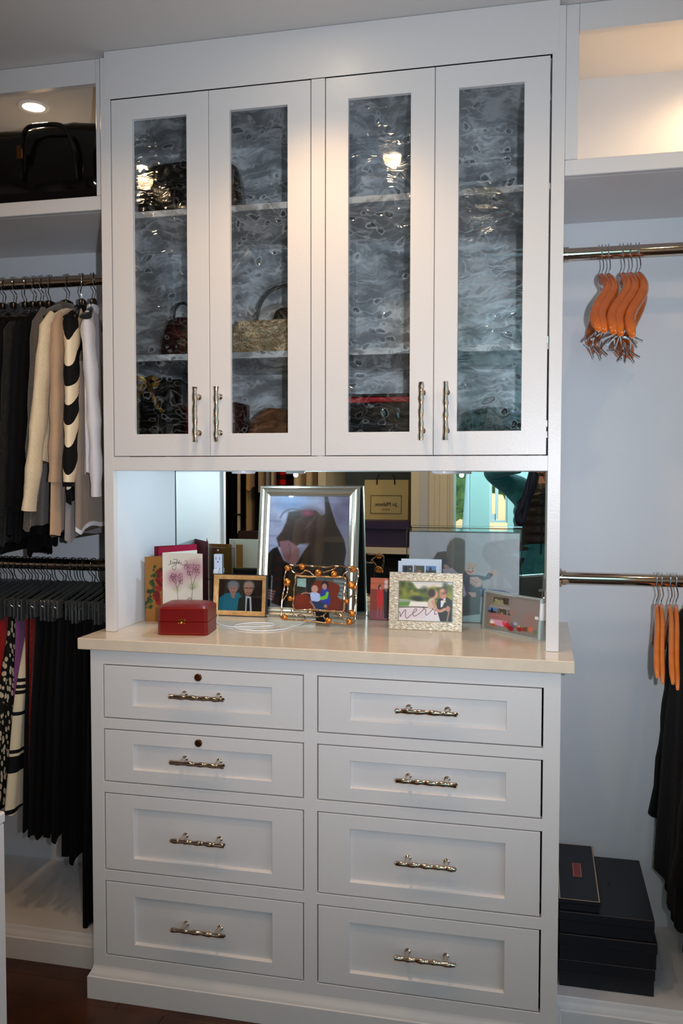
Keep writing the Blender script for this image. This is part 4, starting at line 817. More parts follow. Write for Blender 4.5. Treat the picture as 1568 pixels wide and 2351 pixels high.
# gift bags
def gift_bag(cx, cy, z0, w_, d_, h_, rot, label, ribbon):
    t = thing('gift_bag', (cx, cy, z0), label, 'gift bag', rot=(0, 0, math.radians(rot)))
    m = MB()
    V = [(-w_/2, -d_/2, 0), (w_/2, -d_/2, 0), (w_/2, d_/2, 0), (-w_/2, d_/2, 0), (-w_/2, -d_/2, h_), (w_/2, -d_/2, h_), (w_/2, d_/2, h_), (-w_/2, d_/2, h_), (-w_/2, 0, h_*.55), (w_/2, 0, h_*.55), (-w_/2+.012, 0, h_*.98), (w_/2-.012, 0, h_*.98)]
    m.add(V, [(0, 3, 2, 1), (0, 1, 5, 4), (2, 3, 7, 6), (0, 4, 8), (4, 10, 8), (0, 8, 3), (3, 8, 7), (8, 10, 7), (1, 9, 5), (5, 9, 11), (1, 2, 9), (2, 6, 9), (9, 6, 11)])
    obj('bag_body', m, BLK if ribbon else mat('olive_black_paper', (.09, .08, .04), .3), t, local=True, smooth=False)
    if ribbon:
        for s in (-1, 1):
            P = smooth([(0, -d_/2-.004, h_*.93), (s*.020, -d_/2-.014, h_*.99), (s*.036, -d_/2-.010, h_*.93), (s*.018, -d_/2-.012, h_*.88), (0, -d_/2-.004, h_*.92)], 5)
            obj('bow_loop', MB().tube(P, [(.001, .007)]*len(P), 6, up=(0, 1, 0)), GOLDP, t, local=True)
            P = smooth([(0, -d_/2-.005, h_*.92), (s*.018, -d_/2-.010, h_*.78), (s*.035, -d_/2-.006, h_*.62), (s*.05, -d_/2-.008, h_*.56)], 5)
            obj('ribbon_tail', MB().tube(P, [(.001, .006)]*len(P), 6, up=(0, 1, 0)), GOLDP, t, local=True)
        m = MB().ring(-.026, .026, h_*.24, h_*.46, [(0, 0, -d_/2-.0006), (0, 0, -d_/2-.0001), (.0008, .0008, -d_/2-.0001), (.0008, .0008, -d_/2-.0006)])
        for k in range(9): m.box(-.019+k*.0044, -.0165+k*.0044, -d_/2-.0006, -d_/2-.0001, h_*.34, h_*.34+(.0045 if k in (0, 3, 6) else .003))
        obj('label_print', m, GOLDP, t, local=True)
    else:
        obj('gilt_edge', MB().box(-w_/2-.0005, -w_/2+.0025, -d_/2-.0015, -d_/2+.001, 0, h_), GOLDP, t, local=True)
    return t
gift_bag(.082, .20, 1.364, .106, .07, .210, 0, 'black gift bag with gold bow on the bottom shelf behind the first glass door', True)
gift_bag(.150, .245, 1.364, .036, .12, .205, 0, 'slim olive black bag with gilt edge beside the gold-bow gift bag', False)
single('trinket_box', MB().box(.176, .238, .19, .25, 1.364, 1.500, .002), RED, 'dark red box on the bottom shelf right of the gift bags', 'box', (.207, .22, 1.364))
single('trinket_box', MB().box(.250, .318, .20, .30, 1.364, 1.508, .002), mat('maroon_card', (.22, .06, .06), .5), 'maroon box behind the left edge of the second glass door', 'box', (.284, .25, 1.364))
single('paper_bag', soft_bag(.418, .235, 1.364, .150, .11, .130, .80, 11, .035), mat('tan_suede', (.52, .33, .22), .7), 'tan suede bag on the bottom shelf behind the second glass door', 'bag', (.418, .235, 1.364))
single('silk_scarf', soft_bag(.349, .30, 1.364, .07, .12, .075, .7, 12, .01), mat('indigo_silk', (.16, .15, .30), .4, var=((.60, .62, .70), 40, 3)), 'folded indigo scarf between the maroon box and the tan bag', 'scarf', (.349, .30, 1.364))
t = thing('hat_box', (.70, .25, 1.364), 'black box with a red band on the bottom shelf behind the third glass door', 'box')
obj('body', MB().box(.595, .815, .17, .36, 1.3645, 1.498, .004), BLKM, t); obj('band', MB().box(.5945, .8155, .1695, .3605, 1.4985, 1.512, .002), mat('scarlet', (.72, .05, .08), .4), t)
obj('lid', MB().box(.598, .812, .172, .358, 1.5125, 1.520, .002), BLKM, t)
t = single('sequin_pouch', soft_bag(.975, .25, 1.364, .17, .14, .125, .82, 15, .02, rough=.02), mat('silver_sequin', (.55, .58, .64), .25, .8, bump=(160, .9), var=((.12, .13, .16), 70, 4)), 'silver sequin pouch on the bottom shelf behind the fourth glass door', 'bag', (.975, .25, 1.364))
single('trinket_box', MB().box(.868, .888, .16, .22, 1.364, 1.486, .002), RED, 'narrow red box at the left of the silver pouch', 'box', (.878, .19, 1.364))
# ------------------------------------------------------------------ hanging clothes
def fab(name, c, c2=None, sc=160, rough=.85, sheen=.3, bump=.5):
    return mat(name, c, rough, spec=.15, sheen=sheen, bump=(420, bump), var=((c2, sc, 2) if c2 else None))
F = dict(black=fab('black_wool', (.035, .033, .035), sheen=.02), ink=fab('ink_twill', (.055, .06, .08), sheen=.02), char=fab('charcoal_wool', (.15, .145, .14), (.11, .11, .11), sheen=.1), tweed=fab('grey_brown_suiting', (.36, .33, .30), (.30, .28, .26), 300),
         cream=fab('cream_knit', (.90, .83, .70), (.86, .78, .65), 260), beige=fab('beige_crepe', (.72, .60, .49)), white=fab('white_cotton', (.90, .89, .91)), grey=fab('pale_grey_linen', (.55, .53, .54)),
         taupe=fab('taupe_trousers', (.60, .53, .48)), red=fab('red_wool', (.62, .04, .05)), dred=fab('dark_red_wool', (.40, .04, .05)), purple=fab('plum_purple', (.46, .26, .46)), lace=fab('red_lace', (.52, .08, .05), (.30, .03, .02), 200),
         tan=fab('tan_cotton', (.72, .58, .40)), navy=fab('navy_gabardine', (.10, .11, .16)))
def hook(t, x, zr, znk, seed=0, r=.0015):
    """wire hook over the rod"""
    R_ = .0195; P = []
    for a_ in np.linspace(-35, 200, 12): P.append((x, YRr(t)+R_*math.cos(math.radians(a_)), zr+R_*math.sin(math.radians(a_))))
    P = P[::-1]; P = P[::-1]
    y0 = YRr(t); s = (-1)**seed*.006
    P = [(x, y0+R_*math.cos(math.radians(a_)), zr+R_*math.sin(math.radians(a_))) for a_ in np.linspace(-40, 190, 12)]
    low = [(x, y0-R_*.95, zr-.010), (x+s*.3, y0-.012, zr-.022), (x+s, y0-.004, zr-.032), (x+s*.4, y0, zr-.045), (x, y0, znk)]
    return MB().tube(smooth(P+low, 3), r, 7)
YRS = {}
def YRr(t): return YRS.get(t.name, YR) if t is not None else YR
def suit_hanger(x, zr, label, m, group, yaw=0, wood=False, y0=YR):
    """broad contoured plastic hanger"""
    t = thing('clothes_hanger', (x, y0, zr-.10), label, 'hanger', group); YRS[t.name] = y0; t.rotation_euler = (0, 0, math.radians(yaw))
    nk = zr-.058
    obj('hook', hook(t, x, zr, nk-.004, int(abs(x)*100)), STEEL, t)
    n = 13; rings = []
    for i in range(n):
        s = -1+2*i/(n-1); y = y0+s*.185; z = nk-.022-.055*abs(s)**1.25; hz_ = .0125*(1-.45*abs(s))+.006*math.exp(-(s*6)**2); hx = .006+.010*abs(s)**2
        rings.append([Vector((x+hx*math.cos(a_), y, z+hz_*math.sin(a_))) for a_ in [2*PI*k/10 for k in range(10)]])
    obj('shoulder_bar', MB().loft(rings), m, t)
    obj('neck_block', MB().box(x-.0085, x+.0085, y0-.022, y0+.022, nk-.036, nk+.004, .005), m, t); return t
def garment(name, x, z0, z1, m, label, cat='jacket', hw=(.055, .185, .205, .235), th=.020, sleeve=None, yaw=0, lean=(0, 0), y0=YR, group=None, fold=.006, seed=0, collar=None, open_front=False, cuff=None, hem=None):
    YAW = math.radians(yaw)
    """loft of a hanging garment, z0 collar height, z1 hem; sleeve=(z_end, dy, dx, radius)"""
    t = thing(name, (x, y0, z1), label, cat, group); rr = random.Random(seed); ph = rr.random()*6
    n = 44; levels = 26; rings = []; H_ = z0-z1
    sh = .055/H_
    for i in range(levels):
        t_ = (i/(levels-1))
        tt = t_**1.3
        if tt < sh: w_ = hw[0]+(hw[1]-hw[0])*(tt/sh)**.8
        elif tt < .45: w_ = hw[1]+(hw[2]-hw[1])*((tt-sh)/(.45-sh))
        else: w_ = hw[2]+(hw[3]-hw[2])*((tt-.45)/.55)
        z = z0-H_*tt; tk = (.010+(th-.010)*min(1, tt*4)); rg = []
        for k in range(n):
            a_ = 2*PI*k/n; ca, sa = math.cos(a_), math.sin(a_)
            y = w_*math.copysign(abs(ca)**.85, ca); f_ = fold*min(1, tt*2.2)*(math.sin(k*PI*2/n*9+ph+tt*1.2)+.6*math.sin(k*PI*2/n*5+ph*2-tt*1.5))
            px = x+tk*math.copysign(abs(sa)**.7, sa)+f_*(.4+.6*abs(sa))+lean[0]*tt; py = y0+y+lean[1]*tt+f_*.6*abs(ca)
            zz = z+(.006*math.sin(k*.9+ph) if i == levels-1 else 0)-(.010*tt*math.cos(a_*2))
            rg.append(Vector((px, py, zz)))
        rings.append(rg)
    obj('body', MB().loft(rings), m, t, ang=60)
    if sleeve:
        ze, dy, dx, r_ = sleeve
        for s in (-1, 1):
            ys = y0+s*(hw[1]-.030); P = []; Rr = []
            for i in range(15):
                u = i/14; z = (z0-.052)-((z0-.052)-ze)*u
                if i == 0: P.append((x, ys-s*.012, z+.012)); Rr.append((.010, .022)); continue
                P.append((x+dx*u+.012*math.sin(u*2.2), ys+s*(.012+dy*u+.014*math.sin(u*PI*.9)), z)); Rr.append((.019*(1-.2*u)+.0025*math.sin(i*1.7+ph), r_*(1-.33*u)+.0025*math.sin(i*2.3+ph)))
            obj('sleeve', MB().tube(P, Rr, 18, up=(1, 0, 0)), m, t, ang=60)
            if cuff: obj('cuff', MB().tube([P[-1], (P[-1][0], P[-1][1], P[-1][2]-.012)], [Rr[-1], Rr[-1]], 18, up=(1, 0, 0)), cuff, t, ang=60)
    if collar:
        P = [(x+.014*math.sin(a_), y0-.01+.052*math.cos(a_), z0+.006-.012*math.sin(a_/2)) for a_ in np.linspace(-.3, 2*PI-.9, 18)]
        obj('collar', MB().tube(P, [(.004, .012)]*18, 8, up=(1, 0, 0)), collar, t)
    if hem: obj('hem_band', MB().loft([[p+Vector((0, 0, dz)) for p in rings[-1]] for dz in (.0, -hem[1])]), hem[0], t, ang=60)
    t.rotation_euler = (0, 0, YAW); return t
NK = ZR1-.080
GH = 'black hangers on the upper left rod'
xs = [-.1425, -.1761, -.2223, -.2757, -.3032, -.3268, -.3518, -.3896, -.4248, -.455, -.49, -.53, -.58, -.63]
hl = ['black plastic hanger nearest the glass cabinet, with the white blouse', 'black plastic hanger carrying the zebra top', 'black plastic hanger carrying the grey brown jacket']
ORD = ['first', 'second', 'third', 'fourth', 'fifth', 'sixth', 'seventh', 'eighth', 'ninth', 'tenth', 'eleventh', 'twelfth', 'thirteenth', 'fourteenth']
hy = [22, 18, 7]+[6]*11
for i, x in enumerate(xs):
    suit_hanger(x, ZR1, hl[i] if i < 3 else ORD[i]+' black hanger counted leftwards from the glass cabinet on the upper rod', BLACKPL, GH, yaw=hy[i])
garment('blouse', -.1425, NK-.004, 1.33, F['white'], 'white long sleeved blouse squeezed against the glass cabinet', 'blouse', (.05, .175, .185, .19), .012, (1.262, .02, .012, .042), yaw=22, lean=(.0, 0), seed=1, fold=.004, y0=.300, collar=F['white'])
garment('zebra_top', -.1761, NK-.004, 1.275, ZEBRA, 'black and cream zebra patterned top with black hem', 'top', (.05, .18, .195, .215), .013, (1.30, .035, -.014, .058), yaw=19, seed=2, lean=(-.005, 0), collar=F['black'], cuff=F['black'], hem=(F['black'], .022))
garment('beige_jacket', -.191, NK-.008, 1.168, F['beige'], 'beige crepe jacket between the cream cardigan and the zebra top', 'jacket', (.055, .185, .20, .225), .012, (1.30, .03, -.015, .042), yaw=12.5, seed=3, lean=(-.005, -.01))
garment('cream_cardigan', -.205, NK-.006, 1.36, F['cream'], 'cream knit cardigan with one long sleeve hanging lowest', 'cardigan', (.055, .190, .20, .205), .012, (1.225, .050, -.050, .046), yaw=9, seed=4, lean=(-.012, 0), fold=.004)
garment('grey_blazer', -.2225, NK+.006, 1.185, F['tweed'], 'grey brown suit jacket left of the cream cardigan', 'jacket', (.058, .19, .205, .235), .014, (1.25, .03, -.03, .042), yaw=7, seed=5, lean=(-.02, 0), collar=F['tweed'])
for i, (x, zb) in enumerate(((-.256, 1.15), (-.276, 1.165), (-.303, 1.14), (-.327, 1.13), (-.352, 1.10), (-.390, 1.12), (-.425, 1.10), (-.455, 1.12), (-.49, 1.10), (-.53, 1.13))):
    garment('dark_jacket', x, NK-.004-.003*(i % 3), zb, F[('black', 'ink', 'char', 'black')[i % 4]], ORD[i]+' dark jacket left of the grey brown suit jacket', 'jacket', (.055, .185, .20, .225), .011, (zb+.07, .03, -.03, .040), yaw=6, group='dark jackets on the upper left rod', seed=20+i, lean=(-.02, 0))
# trousers / skirts folded over hangers showing below the tops
garment('folded_trousers', -.105, 1.62, 1.185, F['taupe'], 'taupe trousers with a white hem band, hanging below the white blouse', 'trousers', (.12, .13, .14, .145), .016, seed=31, fold=.002, hem=(F['white'], .012), y0=.27)
garment('folded_trousers', -.135, 1.62, 1.150, F['grey'], 'pale grey skirt showing behind the taupe trousers', 'skirt', (.12, .14, .16, .18), .012, seed=32, fold=.003)
garment('hanging_trousers', -.285, 1.62, 1.105, F['black'], 'black trouser legs dangling just above the lower rod', 'trousers', (.03, .04, .045, .05), .016, seed=33, fold=.002, y0=.24)

# lower left rod: clear clip hangers and what they hold
def clip_hanger(x, zr, label, group, y0=YR, half=.165, drop=.072, tilt=0, wire=False):
    t = thing('clip_hanger', (x, y0, zr-.15), label, 'hanger', group)
    nk = zr-.050; obj('hook', hook(t, x, zr, nk, int(abs(x)*200)), STEEL, t)
    M_ = CLEARPL
    rings = []
    for i in range(11):
        s = -1+2*i/10; rings.append([Vector((x+.003*math.cos(a_)+tilt*s, y0+s*half, nk-.010-.030*abs(s)**1.3+(.010*math.exp(-(s*5)**2)+.005)*math.sin(a_))) for a_ in [2*PI*k/8 for k in range(8)]])
    obj('bar', MB().loft(rings), M_, t)
    for s in (-1, 1):
        yy = y0+s*(half-.02); xx = x+tilt*s
        m = MB().box(xx-.008, xx-.0035, yy-.014, yy+.014, nk-drop-.012, nk-.032, .0015).box(xx+.0035, xx+.008, yy-.014, yy+.014, nk-drop-.012, nk-.032, .0015).box(xx-.004, xx+.004, yy-.006, yy+.006, nk-.056, nk-.044)
        c_ = obj('clip', m, M_, t); obj('spring', MB().tube([(xx-.0045, yy-.010, nk-.052), (xx, yy-.0155, nk-.046), (xx+.0045, yy-.010, nk-.052)], .0016, 6), STEEL, c_)
    return t
ZH = ZR2-.050-.072-.006
GC = 'clear clip hangers on the lower left rod'
rr = random.Random(5); hx = []
x = -.030
while x > -.60:
    hx.append(x); x -= rr.uniform(.0175, .0265)
for i, x in enumerate(hx):
    clip_hanger(x, ZR2, 'clear plastic clip hanger in the packed row on the lower left rod', GC, half=.165+.008*math.sin(i*2.3), drop=.066+.014*(.5+.5*math.sin(i*1.9)), tilt=.004*math.sin(i))
def bottom(x, zb, m, label, w0=.150, w1=.19, cat='trousers', th=.011, group=None, seed=0, fold=.004, ztop=ZH+.004, lean=(0, 0), y0=YR, name='hanging_trousers'):
    return garment(name, x, ztop, zb, m, label, cat, (w0*.97, w0, (w0+w1)/2, w1), th, None, group=group, seed=seed, fold=fold, lean=lean, y0=y0)
GB = 'black trousers and skirts on the lower left rod'
bl = 'black trousers or skirt in the packed dark block on the lower left rod'
zbs = {0: .45, 1: .30, 2: .29, 3: .095, 4: .285, 5: .30, 6: .34, 7: .355, 8: .355, 9: .352, 10: .36}
for i, x in enumerate(hx[:11]):
    long_ = i == 3
    bottom(x, zbs[i], F[('black', 'black', 'ink', 'black')[i % 4] if i not in (9, 10) else 'ink'], 'longest black trousers reaching almost down to the platform' if long_ else bl, w1=.16 if long_ else .195+.01*math.sin(i), group=None if long_ else GB, seed=50+i, fold=.004)
bottom(-.262, .375, F['lace'], 'red lace skirt whose hem peeks out under the black skirts', w1=.175, cat='skirt', seed=70, name='hanging_skirt')
bottom(-.276, .45, F['dred'], 'dark red skirt right of the purple one on the lower rod', w1=.15, cat='skirt', seed=71, name='hanging_skirt')
t = bottom(-.290, .415, BAND, 'cream skirt with black bands flaring out at the hem', .12, .225, 'skirt', .020, seed=72, name='banded_skirt', lean=(-.005, 0))
for c in t.children:   # origin of the bands at the waistband
    for v in c.data.vertices: v.co.z -= (ZH+.004-.415)
    c.location.z += (ZH+.004-.415)
bottom(-.306, .50, F['purple'], 'plum purple skirt at the left edge of the lower rod', .150, .165, 'skirt', seed=73, name='hanging_skirt')
bottom(-.334, .425, LEAF, 'black skirt with pale leaf print at the left photo edge', .14, .235, 'skirt', .024, seed=74, name='leaf_print_skirt')
bottom(-.362, .45, F['red'], 'bright red dress at the far left of the lower rod', .155, .19, 'dress', .018, seed=75, name='hanging_dress')
for i, x in enumerate(hx[17:]): bottom(x, .42, F['black'], bl, group=GB, seed=90+i)

# ------------------------------------------------------------------ right bay
def arm_hanger(x, zr, yaw, m, label, group, contour=.0, half=.205, drop=.15, rad=.0085, clips=False, seed=0):
    t = thing('wooden_hanger', (x, YR, zr-.058), label, 'hanger', group, rot=(0, 0, math.radians(yaw)))
    R_ = .0195; nkz = 0
    P = [(0, R_*math.cos(math.radians(a_)), .058+R_*math.sin(math.radians(a_))) for a_ in np.linspace(-40, 190, 12)]+[(0, -R_*.9, .046), (.003, -.010, .034), (.004, -.003, .020), (0, 0, .008), (0, 0, -.006)]
    obj('hook', MB().tube(smooth(P, 3), .0016, 7), STEEL, t, local=True)
    n = 21; rings = []
    for i in range(n):
        s = -1+2*i/(n-1); a = abs(s); y = s*half; z = -.008-drop*a**1.15; cx = contour*(math.sin(a*PI*2)*.42-a*a*.45)
        ry = rad*(.95+.15*a); rz = rad*(1.5-.4*a)
        if a > .99: ry *= .55; rz *= .55
        rings.append([Vector((cx+ry*math.cos(q_), y, z+rz*math.sin(q_))) for q_ in [2*PI*k/12 for k in range(12)]])
    obj('shoulder_bar', MB().loft(rings), m, t, local=True, ang=60)
    if clips:
        rs = random.Random(seed); zb = -drop+.020; yb_ = half*.78; xo = contour*-.55
        m_ = MB().tube([(xo, -yb_, zb+.012), (xo, -yb_-.002, zb-.022), (xo, -yb_+.01, zb-.026), (xo, yb_-.01, zb-.026), (xo, yb_, zb-.022), (xo, yb_, zb+.012)], .0018, 8)
        obj('clip_bar', m_, STEEL, t, local=True)
        for s in (-1, 1):
            yy = s*(yb_-.012-.02*rs.random()); an = rs.uniform(-1.1, 1.1); M = Matrix.Translation((xo, yy, zb-.026)) @ Matrix.Rotation(an, 4, 'Y')
            mm = MB()
            for sg in (-1, 1): mm.add([(sg*.001, -.013, .006), (sg*.001, .013, .006), (sg*.008, .016, -.026), (sg*.008, -.016, -.026), (sg*.0035, -.013, .006), (sg*.0035, .013, .006), (sg*.0105, .016, -.026), (sg*.0105, -.016, -.026)], [(0, 1, 2, 3), (7, 6, 5, 4), (0, 4, 5, 1), (1, 5, 6, 2), (2, 6, 7, 3), (3, 7, 4, 0)])
            for sg in (-1, 1): mm.add([(sg*.001, -.010, .0), (sg*.001, .010, .0), (sg*.009, .010, .018), (sg*.009, -.010, .018), (sg*.003, -.010, .0), (sg*.003, .010, .0), (sg*.011, .010, .018), (sg*.011, -.010, .018)], [(0, 1, 2, 3), (7, 6, 5, 4), (0, 4, 5, 1), (1, 5, 6, 2), (2, 6, 7, 3), (3, 7, 4, 0)])
            mm.xf(M); obj('clip', mm, STEEL, t, local=True, smooth=False)
    return t
w5 = ['leftmost of the five varnished clip hangers on the upper right rod', 'second of the five varnished clip hangers from the left', 'middle one of the five varnished clip hangers', 'fourth of the five varnished clip hangers from the left', 'rightmost of the five varnished clip hangers on the upper right rod']
for i, (x, yw) in enumerate(((1.230, -1), (1.246, -2), (1.280, -6), (1.298, -7), (1.317, -5))):
    arm_hanger(x, ZR1, yw, ORANGEWOOD, w5[i], 'varnished clip hangers', .030, .195, .150+.004*i, .0115, True, i)
w4 = ['leftmost plain beech hanger on the lower right rod', 'second plain beech hanger from the left on the lower right rod', 'third plain beech hanger from the left on the lower right rod', 'fourth plain beech hanger from the left on the lower right rod', 'plain beech hanger cut by the right photo edge']
for i, (x, yw, dr) in enumerate(((1.371, -5.5, .118), (1.3825, -5.5, .130), (1.4025, -5, .130), (1.4165, -6, .142), (1.442, -6, .14))):
    arm_hanger(x, ZR2, yw, LIGHTWOOD, w4[i], 'plain beech hangers', .003, .205, dr+.012, .0060)
for i, (x, zb, hw, ln) in enumerate(((1.446, .30, (.06, .185, .20, .215), (-.035, 0)), (1.485, .22, (.06, .185, .20, .22), (-.045, .02)), (1.525, .20, (.06, .185, .2, .22), (-.02, 0)), (1.56, .24, (.06, .19, .2, .22), (-.02, 0)), (1.62, .22, (.06, .19, .2, .22), (0, 0)))):
    garment('black_coat', x, ZR2-.075, zb, F['black'], ('black coat nearest the plain hangers on the lower right rod', 'long black coat second from the plain hangers', 'black coat at the right photo edge', 'black coat just beyond the right photo edge', 'black coat farthest beyond the right photo edge')[i], 'coat', hw, .017, (zb+.10+.03*i, .03, -.055, .048) if i < 2 else None, seed=120+i, lean=ln, fold=.008, group='black coats on the lower right rod')
# boxes on the right platform
NAVY = mat('navy_box_board', (.070, .075, .11), .45); 
def lid_box(name, x0, x1, y0, y1, z0, z1, label, rot=0, lidh=None):
    t = thing(name, (x0, y0, z0), label, 'box', 'navy storage boxes', rot=(0, 0, math.radians(rot))); lh = lidh or (z1-z0)*.42
    obj('base', MB().box(.002, x1-x0-.002, .002, y1-y0-.002, 0, z1-z0-lh*.5, .001), NAVY, t, local=True)
    obj('lid', MB().box(0, x1-x0, 0, y1-y0, z1-z0-lh, z1-z0, .0015), NAVY, t, local=True); return t
lid_box('storage_box', 1.1445, 1.3650, .158, .492, .0892, .1555, 'bottom navy box of the stack beside the drawers', 0)
lid_box('storage_box', 1.1440, 1.3690, .156, .492, .1560, .2190, 'middle navy box of the stack beside the drawers', 0)
t = lid_box('storage_box', 1.1435, 1.3620, .160, .492, .2195, .2720, 'top large navy box of the stack, faint lettering on its lid', 0)
m = text_mesh('ESTD', .010, .0002); m.xf(Matrix.Translation((.128, .17, .0527)) @ Matrix.Rotation(PI/2, 4, 'Z')); obj('faint_lettering', m, mat('dull_gilt', (.20, .18, .16), .5), t, local=True)
t = lid_box('stationery_box', 1.1425, 1.2395, .166, .49, .2725, .3000, 'flat navy box with cream edges and a coral label on top of the stack', 0)
cr = mat('cream_edge', (.86, .72, .58), .5)
obj('edge_line', MB().ring(0, 1, 0, 1, []) .add([(.0012, -.0002, .0277), (.0958, -.0002, .0277), (.0958, .324, .0277), (.0012, .324, .0277), (.0036, .0024, .0277), (.0934, .0024, .0277), (.0934, .3214, .0277), (.0036, .3214, .0277)], [(0, 1, 5, 4), (1, 2, 6, 5), (2, 3, 7, 6), (3, 0, 4, 7)]), cr, t, local=True)
obj('paper_label', MB().box(.038, .060, .125, .205, .0276, .0281), mat('coral_label', (.66, .26, .26), .5), t, local=True)
m = MB().add([(.0392, .1265, .0283), (.0588, .1265, .0283), (.0588, .2035, .0283), (.0392, .2035, .0283), (.0402, .1275, .0283), (.0578, .1275, .0283), (.0578, .2025, .0283), (.0402, .2025, .0283)], [(0, 1, 5, 4), (1, 2, 6, 5), (2, 3, 7, 6), (3, 0, 4, 7)])
obj('label_border', m, cr, t, local=True)
# black bag on the left cubby shelf
t = thing('duffel_bag', (-.25, .28, 2.0335), 'large glossy black vinyl bag filling the left cubby under the light', 'bag')
rings = []
for i in range(25):
    s = -1+2*i/24; x = -.335+.285*s*1.06; hh = .232*(1-.10*max(0, -s-.1)**1.3-.03*max(0, s)**4)*(1 if abs(s) < .97 else .80); dd = .150*(1 if abs(s) < .97 else .85); rg = []
    for k in range(28):
        a_ = 2*PI*k/28; ca, sa = math.cos(a_), math.sin(a_); y = .300+dd*math.copysign(abs(ca)**.6, ca); z = 2.0345+hh/2+hh/2*math.copysign(abs(sa)**.5, sa)
        p = Vector((x, y, z)); nn = noise.noise_vector(p*9)*.010+noise.noise_vector(p*23)*.005
        p += Vector((nn.x*.3, nn.y, nn.z if sa > -.3 else 0)); rg.append(p)
    rings.append(rg)
obj('body', MB().loft(rings), BLK, t)
for dx in (0,):
    obj('carry_handle', MB().tube(smooth([(-.262, .142, 2.10), (-.255, .132, 2.17), (-.24, .130, 2.225), (-.19, .128, 2.232), (-.13, .130, 2.222), (-.105, .134, 2.16), (-.100, .142, 2.09)], 6), .006, 8), BLK, t)
obj('buckle', MB().box(-.268, -.250, .126, .132, 2.150, 2.185, .002), mat('dark_brass', (.55, .38, .18), .25, 1), t)
# ------------------------------------------------------------------ the opposite bays, seen in the mirror
YO = -1.90; YOB = -2.42
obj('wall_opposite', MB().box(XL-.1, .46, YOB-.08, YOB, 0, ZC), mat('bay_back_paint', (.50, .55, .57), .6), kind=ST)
obj('wall_divider', MB().box(.43, .485, YOB, YO, 0, ZC), WALL, kind=ST)
t = thing('bay_surround', (-.0, YO, 0), 'cream painted uprights and shelf of the opposite bay seen in the mirror', 'shelf unit')
obj('upright', MB().box(.385, .43, YOB, YO+.01, 0, ZC-.001, .001), TRIMW, t); obj('upright', MB().box(-.150, -.105, YOB, YO+.01, 0, ZC-.001, .001), TRIMW, t)
obj('shelf', MB().box(-.1045, .3845, YOB+.001, YO+.005, .872, .905, .001), TRIMW, t); obj('shelf', MB().box(-.1045, .3845, YOB+.001, YO+.005, 1.60, 1.63, .001), TRIMW, t)
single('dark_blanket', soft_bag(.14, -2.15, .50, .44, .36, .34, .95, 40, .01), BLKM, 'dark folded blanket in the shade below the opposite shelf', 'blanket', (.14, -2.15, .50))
t2 = obj('shelf', MB().box(-.1045, .3845, YOB+.001, YO+.005, .47, .499, .001), TRIMW, t)
t = thing('shopping_bag', (.205, -2.17, .9055), 'cream paper shopping bag with a black framed shop name, seen in the mirror', 'shopping bag')
CRM = mat('cream_paper', (.84, .78, .58), .55)
obj('bag_body', MB().add([(.075, -2.10, .9055), (.335, -2.10, .9055), (.335, -2.22, .9055), (.075, -2.22, .9055), (.075, -2.125, 1.288), (.335, -2.125, 1.288), (.335, -2.195, 1.288), (.075, -2.195, 1.288)], [(0, 1, 2, 3), (0, 4, 5, 1), (1, 5, 6, 2), (2, 6, 7, 3), (3, 7, 4, 0)]), CRM, t, smooth=False)
TM = Matrix.Translation((.205, -2.1105, 1.145)) @ Matrix.Rotation(PI, 4, 'Z') @ Matrix.Rotation(math.radians(90-3.7), 4, 'X')
BI = mat('black_print', (.10, .09, .07), .6)
m = text_mesh('Jo Malone', .032, .0003).xf(TM); obj('lettering', m, BI, t)
m = text_mesh('LONDON', .011, .0003).xf(TM @ Matrix.Translation((0, -.030, 0))); obj('lettering', m, mat('red_print', (.60, .20, .12), .6), t)
fr = MB()
for a, b, c, d in ((-.092, .092, .050, .0525), (-.092, .092, -.055, -.0525), (-.092, -.0895, -.055, .0525), (.0895, .092, -.055, .0525)): fr.box(a, b, c, d, -.0003, .0003)
obj('print_border', fr.xf(TM), BI, t)
for x in (.150, .255): obj('bag_handle', MB().tube([(x, -2.118, 1.262), (x, -2.119, 1.300), (x+(.015 if x < .2 else -.015), -2.121, 1.318)], .004, 6), BI, t)
t = thing('storage_box', (.22, -2.02, .9055), 'deep purple lidded box in front of the cream shopping bag in the mirror', 'box')
PUR = mat('deep_purple_box', (.22, .18, .32), .5)
obj('base', MB().box(.075, .350, -2.085, -1.955, .9055, 1.045), PUR, t); obj('lid', MB().box(.070, .372, -2.09, -1.935, 1.010, 1.056, .002), PUR, t)
